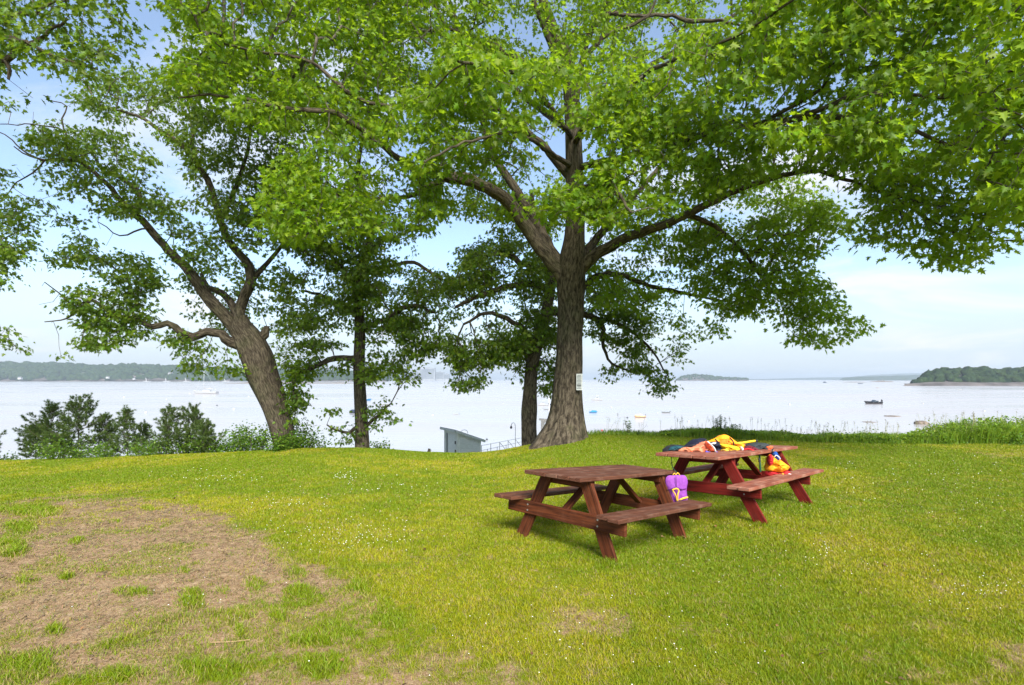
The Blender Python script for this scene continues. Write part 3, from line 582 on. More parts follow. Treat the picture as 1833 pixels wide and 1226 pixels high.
    polys = [
     # right, high and close: bright, large leaves
     dict(p=[(1195, 60), (1300, 60), (1340, -20), (1400, -260), (2050, -260), (2050, 300), (1840, 400), (1750, 330), (1640, 300), (1560, 300), (1450, 262), (1330, 235), (1250, 215), (1200, 160)],
          d=lin(1200, D - 4.6, 1833, D - 7.0), s=.9, lai=2.6, leaf=.120, h=[(1345, 60, 22, 14), (1790, 90, 14, 10)]),
     dict(p=[(1060, 90), (1200, 70), (1460, -40), (2050, -100), (2050, 330), (1840, 330), (1700, 310), (1540, 300), (1400, 300), (1300, 300), (1180, 290), (1090, 290), (1040, 180)],
          d=lin(1050, D - 1.5, 1833, D - 4.5), s=1.2, lai=2.1, leaf=.116, h=[(1310, 45, 40, 16)]),
     # right edge, hanging low
     dict(p=[(1560, 290), (1700, 280), (2050, 260), (2050, 440), (1833, 448), (1800, 435), (1740, 462), (1745, 478), (1700, 470), (1640, 455), (1580, 440), (1540, 425), (1545, 400), (1570, 385), (1545, 350)],
          d=lin(1540, D - 4.0, 1833, D - 5.2), s=.6, lai=2.7, leaf=.112),
     dict(p=[(1480, 300), (1600, 290), (1650, 380), (1560, 400), (1545, 345), (1500, 330)], d=flat(D - 3.6), s=.5, lai=.9, leaf=.112),
     # middle, in front of the stem
     dict(p=[(1060, 190), (1200, 180), (1350, 230), (1420, 290), (1330, 330), (1230, 365), (1120, 400), (1080, 400), (1048, 380), (1050, 330), (1070, 280)],
          d=lin(1040, D - 3.6, 1420, D - 3.8), s=.7, lai=2.6, leaf=.116, h=[(1063, 255, 18, 22)]),
     dict(p=[(955, 340), (1000, 335), (1060, 345), (1100, 380), (1080, 400), (1020, 395), (975, 385), (945, 370)], d=flat(D - 3.8), s=.4, lai=2.6, leaf=.116),
     dict(p=[(800, 60), (860, 90), (940, 110), (1010, 120), (1010, 150), (985, 190), (930, 175), (870, 180), (800, 150), (770, 100)], d=flat(D - 4.2), s=.5, lai=2.8, leaf=.15),
     dict(p=[(690, 170), (780, 160), (900, 190), (960, 220), (900, 240), (860, 260), (830, 300), (760, 310), (690, 290), (680, 230)], d=flat(D - 3.6), s=.8, lai=3.0, leaf=.116),
     dict(p=[(1010, 170), (1060, 150), (1130, 130), (1200, 150), (1220, 220), (1180, 250), (1100, 260), (1060, 230), (1020, 215)], d=flat(D - 3.5), s=.7, lai=2.8, leaf=.116),
     dict(p=[(975, 330), (1000, 318), (1040, 335), (1075, 330), (1110, 300), (1140, 330), (1120, 390), (1080, 405), (1050, 385), (1010, 400), (975, 380), (940, 372), (945, 345)], d=flat(D - 3.2), s=.5, lai=2.4, leaf=.116),
     dict(p=[(880, 95), (1000, 100), (1060, 130), (1060, 170), (1020, 215), (990, 230), (940, 200), (880, 190)], d=flat(D - 2.4), s=.6, lai=1.6, leaf=.112),
     dict(p=[(830, 215), (930, 215), (960, 250), (930, 290), (880, 300), (840, 330), (800, 330), (790, 260)], d=flat(D - 2.6), s=.6, lai=1.5, leaf=.112),
     dict(p=[(820, -120), (1120, -120), (1110, 60), (1060, 130), (1000, 110), (940, 90), (830, 80)], d=flat(D - 1.2), s=.9, lai=1.1, leaf=.108, h=[(870, 30, 20, 16), (1040, 40, 16, 20)]),
     # left middle mass
     dict(p=[(480, 330), (540, 250), (640, 230), (760, 260), (850, 280), (850, 310), (770, 320), (800, 370), (760, 420), (700, 410), (640, 420), (600, 440), (560, 430), (500, 430), (470, 400)],
          d=lin(480, D - 3.8, 850, D - 2.2), s=.9, lai=2.6, leaf=.112, h=[(745, 205, 14, 12)]),
     # top left and top centre
     dict(p=[(255, -250), (900, -250), (900, 110), (700, 230), (560, 240), (480, 240), (380, 200), (310, 170), (300, 60), (270, 20)],
          d=lin(250, D - 3.9, 900, D - 1.5), s=1.1, lai=2.0, leaf=.108, h=[(265, 45, 35, 26), (710, 48, 14, 14), (820, 30, 25, 20), (760, 105, 16, 14)]),
     dict(p=[(300, -250), (1250, -250), (1340, 0), (1330, 60), (1210, 120), (1060, 130), (1000, 200), (900, 260), (700, 260), (520, 230), (330, 170)],
          d=lin(300, D - .5, 1300, D + 3.2), s=1.6, lai=1.7, leaf=.106, h=[(870, 28, 30, 26), (985, 60, 20, 40), (1065, 75, 18, 30), (1180, 60, 30, 18), (1310, 15, 30, 22)]),
     # behind the stem
     dict(p=[(780, 260), (900, 280), (1000, 300), (1030, 380), (1010, 440), (940, 400), (860, 380), (790, 400), (760, 340)], d=flat(D + 2.2), s=1.4, lai=1.7, h=[(985, 235, 45, 22), (905, 290, 20, 16), (955, 320, 20, 20)]),
     dict(p=[(1060, 300), (1200, 280), (1400, 300), (1480, 330), (1460, 400), (1380, 420), (1300, 400), (1240, 420), (1120, 440), (1060, 440)], d=flat(D + 1.0), s=1.6, lai=1.6, h=[(1320, 380, 26, 16), (1430, 400, 24, 20), (1090, 280, 25, 16)]),
     # low right lobe
     dict(p=[(1050, 440), (1120, 430), (1220, 410), (1330, 400), (1420, 380), (1480, 360), (1525, 395), (1510, 430), (1480, 450), (1445, 465), (1440, 480), (1470, 500), (1495, 515), (1490, 540), (1440, 560), (1380, 565), (1310, 560), (1290, 600), (1240, 612), (1190, 585), (1120, 550), (1060, 545)],
          d=lin(1050, D + .8, 1500, D - .6), s=1.1, lai=2.7, leaf=.108, h=[(1310, 456, 16, 9), (1410, 405, 14, 10), (1450, 425, 14, 12)]),
     dict(p=[(1390, 560), (1440, 545), (1500, 545), (1555, 572), (1563, 590), (1535, 600), (1480, 622), (1440, 612), (1395, 612), (1405, 590)], d=flat(D - .3), s=.5, lai=2.2, leaf=.108),
    ]
    polys.append(dict(p=[(400, -250), (1900, -250), (1900, -60), (400, -60)], d=flat(D + 2), s=2.5, lai=.8))
    big = grow('maple_tree', gpt(1010, D, -.05), limbs, polys, 'huge maple with flared furrowed trunk and white sign, tallest tree on the lawn edge', leaf=.108, lk=.78, seed=3, material=LEAF_BIG, trunk_fn=trunk_big,
         bare=[(930, 270, D - 4), (960, 235, D - 4.2), (985, 250, D - 4), (905, 300, D - 4), (945, 300, D - 4.2), (1000, 215, D - 4), (640, 60, D - 3), (660, 80, D - 3), (700, 130, D - 3.5), (690, 100, D - 3.2), (1500, 345, D - 3), (1530, 372, D - 3), (1560, 350, D - 3.2), (1515, 330, D - 3), (1230, 290, D - 3), (1270, 300, D - 3), (1330, 300, D - 3.3), (1400, 285, D - 4), (1240, 325, D - 3)])
    return big
def left_tree():
    D = 16.0
    limbs = [[(518, 812, D, 24), (512, 795, D, 23), (504, 765, D, 23), (492, 730, D, 23.5), (481, 700, D, 26), (470, 672, D, 28), (463, 645, D, 29), (452, 620, D, 28), (440, 600, D, 25), (430, 585, D, 21), (424, 570, D, 19)],
     [(450, 622, D, 15), (425, 618, D - .1, 14), (411, 612, D - .2, 13), (395, 598, D - .3, 11), (370, 594, D - .4, 10), (345, 603, D - .5, 10), (325, 596, D - .6, 8.5), (301, 577, D - .8, 7), (271, 586, D - 1, 7), (245, 570, D - 1.1, 6), (210, 566, D - 1.3, 5), (185, 548, D - 1.4, 4), (165, 537, D - 1.5, 3.5), (148, 548, D - 1.6, 3), (120, 570, D - 1.7, 2), (80, 576, D - 1.8, 1.2)],
     [(165, 537, D - 1.5, 2.5), (130, 545, D - 1.5, 2), (105, 525, D - 1.5, 1.6), (80, 505, D - 1.5, 1)],
     [(245, 570, D - 1.1, 4), (235, 555, D - 1.1, 4), (245, 545, D - 1, 3), (225, 500, D - .9, 2.5), (190, 470, D - .9, 2), (150, 440, D - .9, 1.2)],
     [(436, 605, D, 17), (412, 575, D - .1, 15), (390, 552, D - .2, 14), (365, 525, D - .2, 13), (348, 500, D - .3, 12), (330, 475, D - .3, 10), (301, 448, D - .5, 9), (274, 418, D - .6, 9), (245, 385, D - .8, 8), (219, 363, D - .9, 7), (190, 328, D - 1.1, 5.5), (165, 303, D - 1.2, 5), (140, 288, D - 1.3, 4.5), (110, 285, D - 1.4, 4), (79, 288, D - 1.5, 3), (55, 280, D - 1.6, 2), (25, 262, D - 1.7, 1.3)],
     [(245, 385, D - .8, 6), (250, 355, D - .7, 5.5), (240, 335, D - .6, 5), (210, 315, D - .5, 4), (185, 305, D - .5, 3), (150, 250, D - .5, 2)],
     [(79, 288, D - 1.5, 2.5), (50, 275, D - 1.5, 2), (20, 250, D - 1.5, 1.5), (-20, 225, D - 1.5, 1)],
     [(79, 288, D - 1.5, 2), (60, 310, D - 1.5, 1.8), (30, 325, D - 1.5, 1.4), (15, 345, D - 1.5, 1)],
     [(140, 288, D - 1.3, 3), (125, 270, D - 1.3, 3), (115, 235, D - 1.3, 2.2), (85, 225, D - 1.3, 1.6), (0, 222, D - 1.3, 1)],
     [(115, 235, D - 1.3, 2), (110, 215, D - 1.3, 1.8), (120, 190, D - 1.3, 1.4), (90, 180, D - 1.3, 1)],
     [(301, 450, D - .5, 4), (270, 410, D - .7, 2.5), (240, 415, D - .9, 2.2), (215, 423, D - 1, 1.6), (175, 397, D - 1.1, 1)],
     [(432, 595, D, 14), (428, 560, D + .1, 13), (438, 530, D + .1, 13), (449, 505, D + .1, 12.5), (447, 478, D + .1, 11.5), (430, 455, D + .1, 9.5), (408, 430, D, 8.5), (395, 395, D, 7.5), (383, 350, D - .1, 7), (370, 320, D - .1, 7), (352, 290, D - .2, 5.5), (330, 262, D - .3, 5), (291, 238, D - .4, 4.5), (257, 212, D - .5, 3.5), (219, 199, D - .6, 2.5), (180, 190, D - .7, 1.5)],
     [(425, 575, D, 11), (413, 540, D + .3, 9), (390, 520, D + .6, 7.5), (372, 515, D + .7, 6), (360, 490, D + .9, 4)],
     [(449, 505, D + .1, 7), (480, 470, D + .5, 5), (510, 430, D + .8, 4), (540, 380, D + 1, 3)],
     [(395, 395, D, 6), (420, 340, D + .3, 5), (440, 280, D + .5, 4), (450, 220, D + .7, 3)],
     [(455, 610, D, 14), (474, 600, D + .1, 11), (478, 585, D + .2, 6)],
     [(352, 290, D - .2, 4), (345, 250, D - .2, 3), (360, 200, D, 2), (350, 130, D, 1.5)]]
    h = [(298, 312, 40, 26), (262, 235, 30, 14), (335, 350, 22, 14), (300, 200, 30, 14), (150, 215, 40, 20)]
    polys = [
     dict(p=[(92, 462), (110, 455), (125, 432), (145, 420), (168, 432), (172, 455), (200, 458), (228, 442), (262, 460), (284, 482), (284, 515), (265, 530), (262, 560), (285, 580), (280, 600), (240, 605), (225, 615), (180, 622), (150, 640), (108, 640), (103, 620), (128, 600), (140, 580), (128, 560), (122, 530), (140, 500), (128, 482), (100, 475)], d=lin(90, D - 1.6, 285, D - .9), s=.6, lai=2.6, h=[(140, 480, 16, 12)]),
     dict(p=[(320, 590), (350, 605), (400, 622), (430, 645), (442, 672), (400, 668), (370, 672), (335, 668), (318, 640), (305, 612)], d=flat(D - .3), s=.7, lai=2.0),
     dict(p=[(335, 520), (355, 470), (400, 440), (450, 440), (480, 500), (540, 520), (560, 560), (500, 600), (470, 600), (400, 600), (345, 580)], d=flat(D + .7), s=.8, lai=1.1, h=[(400, 500, 22, 20), (510, 470, 40, 22)]),
     dict(p=[(305, 400), (360, 380), (430, 370), (520, 380), (530, 430), (470, 450), (420, 445), (380, 440), (350, 470), (330, 510), (310, 500), (305, 450)], d=flat(D - .6), s=.8, lai=1.8, h=[(440, 470, 24, 20)]),
     dict(p=[(50, 240), (110, 215), (160, 230), (230, 240), (280, 290), (290, 330), (310, 360), (330, 400), (300, 400), (240, 385), (200, 388), (150, 370), (95, 372), (55, 368), (75, 340), (65, 310), (80, 285), (55, 262)], d=lin(50, D - 1.5, 330, D - .6), s=.8, lai=2.1, h=h),
     dict(p=[(88, 392), (112, 383), (142, 390), (140, 405), (110, 409), (90, 402)], d=flat(D - 1.1), s=.3, lai=1.8),
     dict(p=[(280, 230), (330, 200), (420, 190), (520, 230), (560, 320), (530, 400), (430, 400), (360, 390), (330, 370), (350, 330), (320, 280)], d=lin(280, D - .6, 560, D + .6), s=1.0, lai=2.4, h=[(300, 312, 34, 24), (390, 240, 22, 14), (470, 205, 20, 10)]),
     dict(p=[(130, 140), (200, 120), (320, 130), (430, 180), (380, 220), (300, 215), (240, 210), (180, 225), (130, 190)], d=flat(D - .2), s=1.0, lai=1.9, h=[(150, 205, 25, 16)]),
     dict(p=[(0, 178), (30, 172), (42, 185), (30, 198), (0, 195)], d=flat(D - 1), s=.3, lai=1.2)]
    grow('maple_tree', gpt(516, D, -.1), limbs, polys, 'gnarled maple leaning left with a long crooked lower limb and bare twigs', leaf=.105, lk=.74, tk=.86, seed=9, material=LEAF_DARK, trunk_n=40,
         bare=[(95, 540, D - 1.6), (75, 512, D - 1.6), (70, 545, D - 1.6), (92, 578, D - 1.7), (105, 600, D - 1.7), (60, 260, D - 1.6), (30, 300, D - 1.6), (10, 330, D - 1.5), (45, 235, D - 1.5), (60, 200, D - 1.3), (20, 200, D - 1.3), (190, 440, D - 1), (180, 410, D - 1), (195, 150, D - .7), (280, 330, D - .8), (310, 345, D - .8)])
def other_trees():
    D = 16.6
    grow('maple_tree', gpt(648, D, -.1), [[(648, 815, D, 13.5), (648, 790, D, 13), (646, 740, D, 11.5), (644, 690, D, 10), (643, 650, D, 9.5), (644, 600, D, 9), (642, 560, D, 8), (638, 517, D, 8.5), (645, 490, D, 8), (655, 460, D, 7), (662, 430, D, 6), (655, 380, D + .2, 5), (640, 320, D + .4, 4), (650, 240, D + .5, 2.5)],
      [(642, 640, D, 5), (600, 642, D - .3, 5), (567, 656, D - .5, 4), (545, 665, D - .6, 3.2), (528, 674, D - .8, 3), (526, 700, D - .9, 2), (540, 725, D - 1, 1.3)],
      [(644, 600, D, 5), (665, 580, D - .2, 5), (695, 570, D - .4, 5), (720, 552, D - .6, 5), (745, 547, D - .7, 4), (780, 560, D - .9, 2)],
      [(642, 560, D, 4), (610, 550, D + .3, 3.5), (580, 530, D + .5, 3), (540, 520, D + .6, 2)],
      [(638, 517, D, 5), (628, 500, D - .2, 4), (600, 470, D - .5, 3), (560, 460, D - .6, 2)],
      [(651, 480, D, 4), (690, 478, D + .3, 3), (740, 470, D + .5, 3), (790, 500, D + .5, 2)],
      [(646, 760, D, 4), (625, 775, D - .1, 3), (605, 770, D - .2, 2), (585, 760, D - .3, 1.2)],
      [(650, 770, D, 4), (665, 755, D - .1, 3), (685, 735, D - .2, 2), (700, 722, D - .3, 1.2)]],
     [dict(p=[(485, 470), (500, 430), (560, 400), (640, 380), (720, 400), (760, 450), (790, 480), (790, 560), (770, 590), (720, 590), (660, 600), (620, 590), (560, 590), (520, 570), (500, 530)], d=flat(D), s=1.5, lai=3.2, h=[(700, 450, 24, 14), (770, 470, 30, 16), (525, 470, 24, 18), (700, 500, 18, 12)]),
      dict(p=[(500, 560), (560, 570), (640, 580), (720, 570), (800, 560), (790, 620), (750, 640), (742, 680), (722, 690), (712, 672), (680, 662), (655, 690), (600, 660), (560, 660), (545, 700), (540, 740), (520, 762), (512, 720), (520, 690), (500, 660), (490, 600)], d=flat(D - .5), s=1.0, lai=2.8, h=[(590, 640, 26, 18), (545, 600, 22, 12), (580, 690, 40, 16), (700, 625, 18, 12)]),
      dict(p=[(470, 300), (560, 260), (700, 260), (780, 330), (760, 420), (640, 400), (520, 440), (470, 400)], d=flat(D + .3), s=1.3, lai=1.9),
      dict(p=[(585, 738), (598, 732), (605, 752), (640, 762), (640, 790), (610, 795), (600, 780), (575, 768), (580, 760), (600, 764)], d=flat(D - .2), s=.3, lai=1.7),
      dict(p=[(655, 740), (680, 712), (697, 715), (692, 740), (714, 750), (700, 762), (680, 770), (668, 785), (655, 780)], d=flat(D - .2), s=.35, lai=2.0)],
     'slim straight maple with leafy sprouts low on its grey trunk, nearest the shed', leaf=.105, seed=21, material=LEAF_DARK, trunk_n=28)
    D = 17.5
    grow('maple_tree', gpt(948, D, -.1), [[(948, 812, D, 14), (948, 795, D, 13.5), (947, 760, D, 12.5), (947, 735, D, 13), (948, 700, D, 11.5), (951, 665, D, 11), (955, 640, D, 12), (962, 615, D, 11), (970, 590, D, 11), (980, 550, D, 10), (985, 500, D, 9), (975, 450, D + .2, 7), (960, 400, D + .3, 5), (950, 340, D + .4, 3)],
      [(952, 650, D, 9), (947, 625, D, 8), (945, 605, D, 8), (938, 590, D - .1, 5), (905, 570, D - .4, 4), (870, 560, D - .6, 3), (830, 580, D - .8, 2)],
      [(985, 520, D, 7), (950, 508, D - .4, 6), (900, 515, D - .6, 4.5), (860, 528, D - .8, 4), (815, 550, D - 1, 2.5)],
      [(975, 480, D, 6), (930, 470, D + .3, 5), (920, 460, D + .4, 5), (900, 452, D + .5, 5), (870, 458, D + .6, 3)],
      [(980, 560, D, 6), (1030, 560, D + .3, 6), (1065, 570, D + .2, 5), (1080, 590, D, 4), (1078, 612, D, 3), (1095, 650, D, 2), (1130, 665, D, 1.5)],
      [(1065, 570, D + .2, 4), (1110, 580, D + .3, 3), (1160, 620, D + .3, 2), (1195, 670, D + .3, 1.3)]],
     [dict(p=[(790, 500), (830, 460), (880, 440), (940, 430), (1000, 470), (1000, 620), (960, 610), (930, 640), (900, 650), (850, 655), (820, 660), (800, 620), (790, 560)], d=flat(D), s=1.4, lai=3.6, h=[(800, 480, 22, 16), (830, 450, 22, 14)]),
      dict(p=[(800, 640), (860, 600), (930, 610), (935, 640), (905, 650), (870, 665), (860, 690), (835, 702), (812, 690), (826, 672)], d=flat(D - .5), s=.7, lai=3.2),
      dict(p=[(930, 600), (1005, 590), (1005, 680), (985, 708), (965, 700), (930, 688), (905, 686), (922, 660)], d=flat(D + .6), s=.7, lai=2.8),
      dict(p=[(1050, 555), (1100, 545), (1160, 560), (1190, 590), (1230, 625), (1240, 640), (1215, 648), (1195, 665), (1208, 700), (1190, 716), (1170, 700), (1140, 685), (1105, 690), (1080, 680), (1070, 665), (1100, 650), (1120, 640), (1090, 610), (1050, 600)], d=lin(1050, D + .5, 1240, D + .2), s=.8, lai=2.3, h=[(1085, 590, 12, 8)]),
      dict(p=[(1040, 470), (1120, 480), (1220, 530), (1240, 600), (1180, 590), (1100, 560), (1045, 560)], d=flat(D + .5), s=.8, lai=1.8, h=[(1095, 490, 16, 12), (1150, 550, 16, 10)]),
      dict(p=[(840, 380), (940, 350), (1000, 380), (1000, 470), (900, 450), (820, 470)], d=flat(D + 1), s=1.2, lai=2.0, h=[(870, 400, 16, 12)])],
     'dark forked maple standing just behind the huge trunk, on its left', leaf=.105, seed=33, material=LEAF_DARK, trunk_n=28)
    D = 13.0
    grow('maple_tree', gpt(-330, D, -.1), [[(-330, 880, D, 34), (-330, 800, D, 28), (-320, 650, D, 25), (-310, 500, D, 23), (-300, 350, D, 20), (-290, 200, D, 17), (-280, 60, D, 13), (-270, -100, D, 9), (-260, -250, D, 5)],
      [(-305, 420, D, 12), (-200, 330, D + .3, 9), (-120, 380, D + .5, 6), (-60, 400, D + .6, 4), (0, 430, D + .7, 2)],
      [(-310, 520, D, 12), (-220, 480, D + .4, 8), (-120, 500, D + .6, 6), (-50, 560, D + .8, 4), (0, 600, D + .9, 2)],
      [(-295, 260, D, 12), (-200, 160, D - 1.2, 10), (-100, 120, D - 2, 8), (-30, 100, D - 2.4, 7), (10, 108, D - 2.6, 6.5), (30, 85, D - 2.7, 5.5), (60, 75, D - 2.8, 4.5), (95, 52, D - 2.9, 3.5), (120, 33, D - 3, 2.5)],
      [(10, 108, D - 2.6, 5), (17, 125, D - 2.6, 4), (15, 142, D - 2.6, 2.5)],
      [(-290, 200, D, 9), (-180, 70, D - 1.4, 8), (-80, 50, D - 2.2, 6), (0, 62, D - 2.8, 4.5), (45, 76, D - 3, 3.5), (90, 98, D - 3.1, 3), (140, 112, D - 3.2, 2), (175, 125, D - 3.3, 1.2)],
      [(-180, 70, D - 1.4, 6), (-60, 30, D - 2.2, 5), (0, 38, D - 2.8, 4), (40, 22, D - 2.9, 4), (65, 24, D - 3, 3), (80, 10, D - 3, 2.5), (118, 2, D - 3.1, 1.5)]],
     [dict(p=[(-260, 300), (-100, 290), (0, 300), (25, 320), (40, 370), (58, 400), (55, 450), (25, 470), (18, 510), (0, 520), (-80, 500), (-240, 480)], d=flat(D + .6), s=.9, lai=2.0),
      dict(p=[(-260, 540), (-100, 560), (0, 580), (12, 590), (34, 620), (25, 630), (0, 625), (-120, 640), (-260, 620)], d=flat(D + .8), s=.7, lai=1.8),
      dict(p=[(-300, -200), (0, -200), (200, -160), (260, -20), (215, 20), (240, 60), (235, 100), (190, 115), (150, 130), (120, 105), (90, 150), (60, 185), (40, 140), (0, 120), (-200, 200)], d=lin(-300, D - 1.5, 230, D - 3.2), s=.8, lai=1.35, leaf=.108, h=[(60, 52, 26, 14), (100, 78, 24, 16), (165, 40, 20, 14), (75, 110, 18, 10), (30, 50, 16, 10), (195, 60, 16, 26)])],
     'maple beyond the left picture edge, only its overhanging leafy branches showing', leaf=.105, lk=.8, seed=41, material=LEAF_DARK, trunk_n=28)
litter(); big_tree(); left_tree(); other_trees()
# ---------------- young pines and shrubs on the bank ----------------
NEED = leaf_mat('pine_needles', (.045, .085, .016), (.115, .175, .028), (.16, .26, .03), .26)
def pine_mesh(h, r, seed, dense=1.):
    g = np.random.default_rng(seed); tw = MB(); nd_p = []; nd_d = []
    top = np.array([g.normal() * .05, g.normal() * .05, h]); tw.tube([(0, 0, -.2), top * .5 + g.normal(size=3) * .02, top], [.018, .011, .004], 7)
    z = .08
    while z < h * .99:
        k = int(3 + 3 * g.random()); f = z / h; L0 = r * (1 - f) ** .8 * (.55 + .7 * g.random()) + .10; a0 = g.random() * 6.28
        for i in range(k):
            a = a0 + i * 6.28 / k + g.normal() * .5; L = L0 * (.45 + .8 * g.random()); el = .05 + .8 * f + g.normal() * .14; d = np.array([math.cos(a) * math.cos(el), math.sin(a) * math.cos(el), math.sin(el)])
            b = top * f; pts = [b + d * L * t + np.array([0, 0, .42 * L * t * t]) for t in (0, .35, .7, 1)]; tw.tube(pts, [.008, .006, .005, .003], 4, cap=False)
            ns = max(2, int(L / .065 * dense))
            for q in range(ns):
                t = .25 + .75 * (q + g.random()) / ns; p = b + d * L * t + np.array([0, 0, .42 * L * t * t]); s = 1 if g.random() < .5 else -1
                sd = d + np.cross(d, (0, 0, 1)) * s * .9 + np.array([0, 0, .35]) + g.normal(size=3) * .45; sd /= np.linalg.norm(sd); sl = (.10 + .14 * g.random()) * (1.1 - t * .4); tw.tube([p, p + sd * sl], [.005, .003], 3, cap=False)
                for w_ in (.35, .7, 1.0): nd_p.append(p + sd * sl * w_); nd_d.append(sd)
            nd_p.append(pts[-1]); nd_d.append(d); nd_p.append(pts[-1] + d * .03); nd_d.append(d)
        z += h * (.07 + .035 * g.random())
    for q in range(26):
        a = g.random() * 6.28; f = .35 + .6 * g.random(); rr = r * (1 - f) * (.3 + .6 * g.random()); b = np.array([math.cos(a) * rr, math.sin(a) * rr, h * f]); hh = .12 + .2 * g.random(); t = b + np.array([g.normal() * .03, g.normal() * .03, hh]); tw.tube([b, t], [.005, .002], 3, cap=False)
        for w_ in (.5, .8, 1.): nd_p.append(b + (t - b) * w_); nd_d.append(np.array([0, 0, 1.]))
    for q in range(5): nd_p.append(top - np.array([0, 0, .04 * q])); nd_d.append(np.array([0, 0, 1.]))
    nd_p = np.array(nd_p); nd_d = np.array(nd_d); K = 28; n = len(nd_p) * K; p = np.repeat(nd_p, K, 0); d = np.repeat(nd_d, K, 0) * .8 + g.normal(size=(n, 3)) * .62; d /= np.linalg.norm(d, axis=1)[:, None]
    ln = .045 + .05 * g.random(n); w = np.cross(d, g.normal(size=(n, 3))); w /= np.linalg.norm(w, axis=1)[:, None]; w *= .0044
    V = np.stack([p - w, p + w, p + d * ln[:, None]], 1).reshape(-1, 3); c = np.repeat(np.stack([g.random(n), g.random(n), g.random(n)], 1), 3, 0)
    return tw, V, np.arange(n * 3).reshape(-1, 3), c
def pine(px, Y, toppy, rpx, seed, label, dense=1.):
    x, y, z = gpt(px, Y); h = CAMH - (toppy - HY) / F * Y - z; tw, V, Fc, c = pine_mesh(h, rpx / F * Y, seed, dense); root = empty('young_pine', (x, y, z)); tag(root, label, 'pine', 'young pines along the bank')
    tw.build('trunk', TWIG, root); mesh_obj('needles', V, Fc, NEED, root, col=c)
pine(140, 16.2, 716, 62, 1, 'broad bushy young pine, the tallest at left', 1.3); pine(95, 16.6, 730, 50, 2, 'spreading young pine at the far left of the bank', 1.2); pine(62, 17.2, 770, 34, 12, 'low young pine nearest the left picture edge', 1.1)
pine(188, 16.8, 748, 22, 3, 'thin young pine between the broad pine and the slender pine'); pine(228, 16.0, 735, 26, 4, 'slender see through young pine with bare spire', .8); pine(258, 17.2, 764, 20, 5, 'smallest young pine right of the slender one', .8)
pine(302, 16.2, 735, 34, 6, 'young pine in front of the moored skiff', 1.1); pine(345, 16.5, 733, 36, 7, 'young pine with a crooked bare tip left of the leaning trunk', .9); pine(372, 16.2, 762, 22, 8, 'short young pine among leafy shrubs', .9); pine(-40, 16.5, 790, 40, 13, 'young pine cut by the left picture edge', 1.)
def shrub(px, Y, wpx, toppy, seed, label, leaf=.07, n=900, depth=None, name='leafy_shrub', mtl=None, sink=.1):
    g = np.random.default_rng(seed); x, y, z = gpt(px, Y); h = CAMH - (toppy - HY) / F * Y - z; w = wpx / 2 / F * Y; dp = depth or w * .8; root = empty(name, (x, y, z)); tag(root, label, 'shrub', 'leafy shrubs along the bank')
    m = MB(); pos = []; dirs = []
    k = max(5, int(w / .07))
    for i in range(k):
        a = g.random() * 6.28; rr = g.random() ** .5; e = np.array([math.cos(a) * w * rr, math.sin(a) * dp * rr, h * (1 - .55 * rr ** 2) * (.55 + .5 * g.random())]); b = np.array([e[0] * .4, e[1] * .4, -sink]); md = (b + e) / 2 + g.normal(size=3) * .04
        m.tube(spline([b, md, e], .12), np.linspace(.010, .003, len(spline([b, md, e], .12))), 4, cap=False); q = int(n / k)
        t = g.random(q) ** .6; p = b + (e - b) * t[:, None] + g.normal(size=(q, 3)) * np.array([.11, .11, .08]) * (1 + w * .4); pos.append(p); d = g.normal(size=(q, 3)); d[:, 2] = d[:, 2] * .5 - .1; dirs.append(d)
    m.build('stems', TWIG, root); pos = np.concatenate(pos); dirs = np.concatenate(dirs); pos[:, 2] = np.maximum(pos[:, 2], .02); q = len(pos); nn = g.normal(size=(q, 3)) * .5; nn[:, 2] += 1
    leaf_mesh('foliage', root, (0, 0, 0), pos, dirs, nn, leaf * (.6 + .7 * g.random(q)), g.random((q, 3)), mtl or LEAF_SHRUB, False)
shrub(318, 16.4, 90, 770, 1, 'dark leafy shrub among the young pines', n=1500); shrub(365, 16.2, 60, 775, 2, 'leafy shrub right of the crooked pine', n=900); shrub(420, 15.9, 80, 762, 3, 'pale leafy shrub left of the leaning trunk base', n=1500); shrub(458, 15.7, 60, 757, 4, 'feathery shrub touching the leaning trunk', n=1000)
shrub(505, 15.2, 70, 775, 5, 'leafy shrub growing in front of the leaning trunk base', n=1500); shrub(548, 15.8, 70, 770, 6, 'open leafy shrub right of the leaning trunk', n=1100); shrub(530, 16.4, 40, 700, 7, 'tall thin vine shrub beside the leaning trunk', n=900)
shrub(683, 16.6, 34, 785, 8, 'little seedling shrub right of the slim trunk', n=300); shrub(400, 16.6, 60, 785, 9, 'low ground shrub beneath the pale shrub', n=700)
shrub(110, 15.7, 130, 775, 41, 'dense low shrub under the broad young pine', n=2400, leaf=.055); shrub(200, 15.8, 90, 790, 42, 'low shrub beneath the slender young pine', n=1300, leaf=.055); shrub(275, 15.8, 90, 782, 43, 'low dense shrub left of the skiff pine', n=1500, leaf=.055)
shrub(15, 17, 40, 812, 14, 'sparse low shrub at the left end of the bank', n=260)
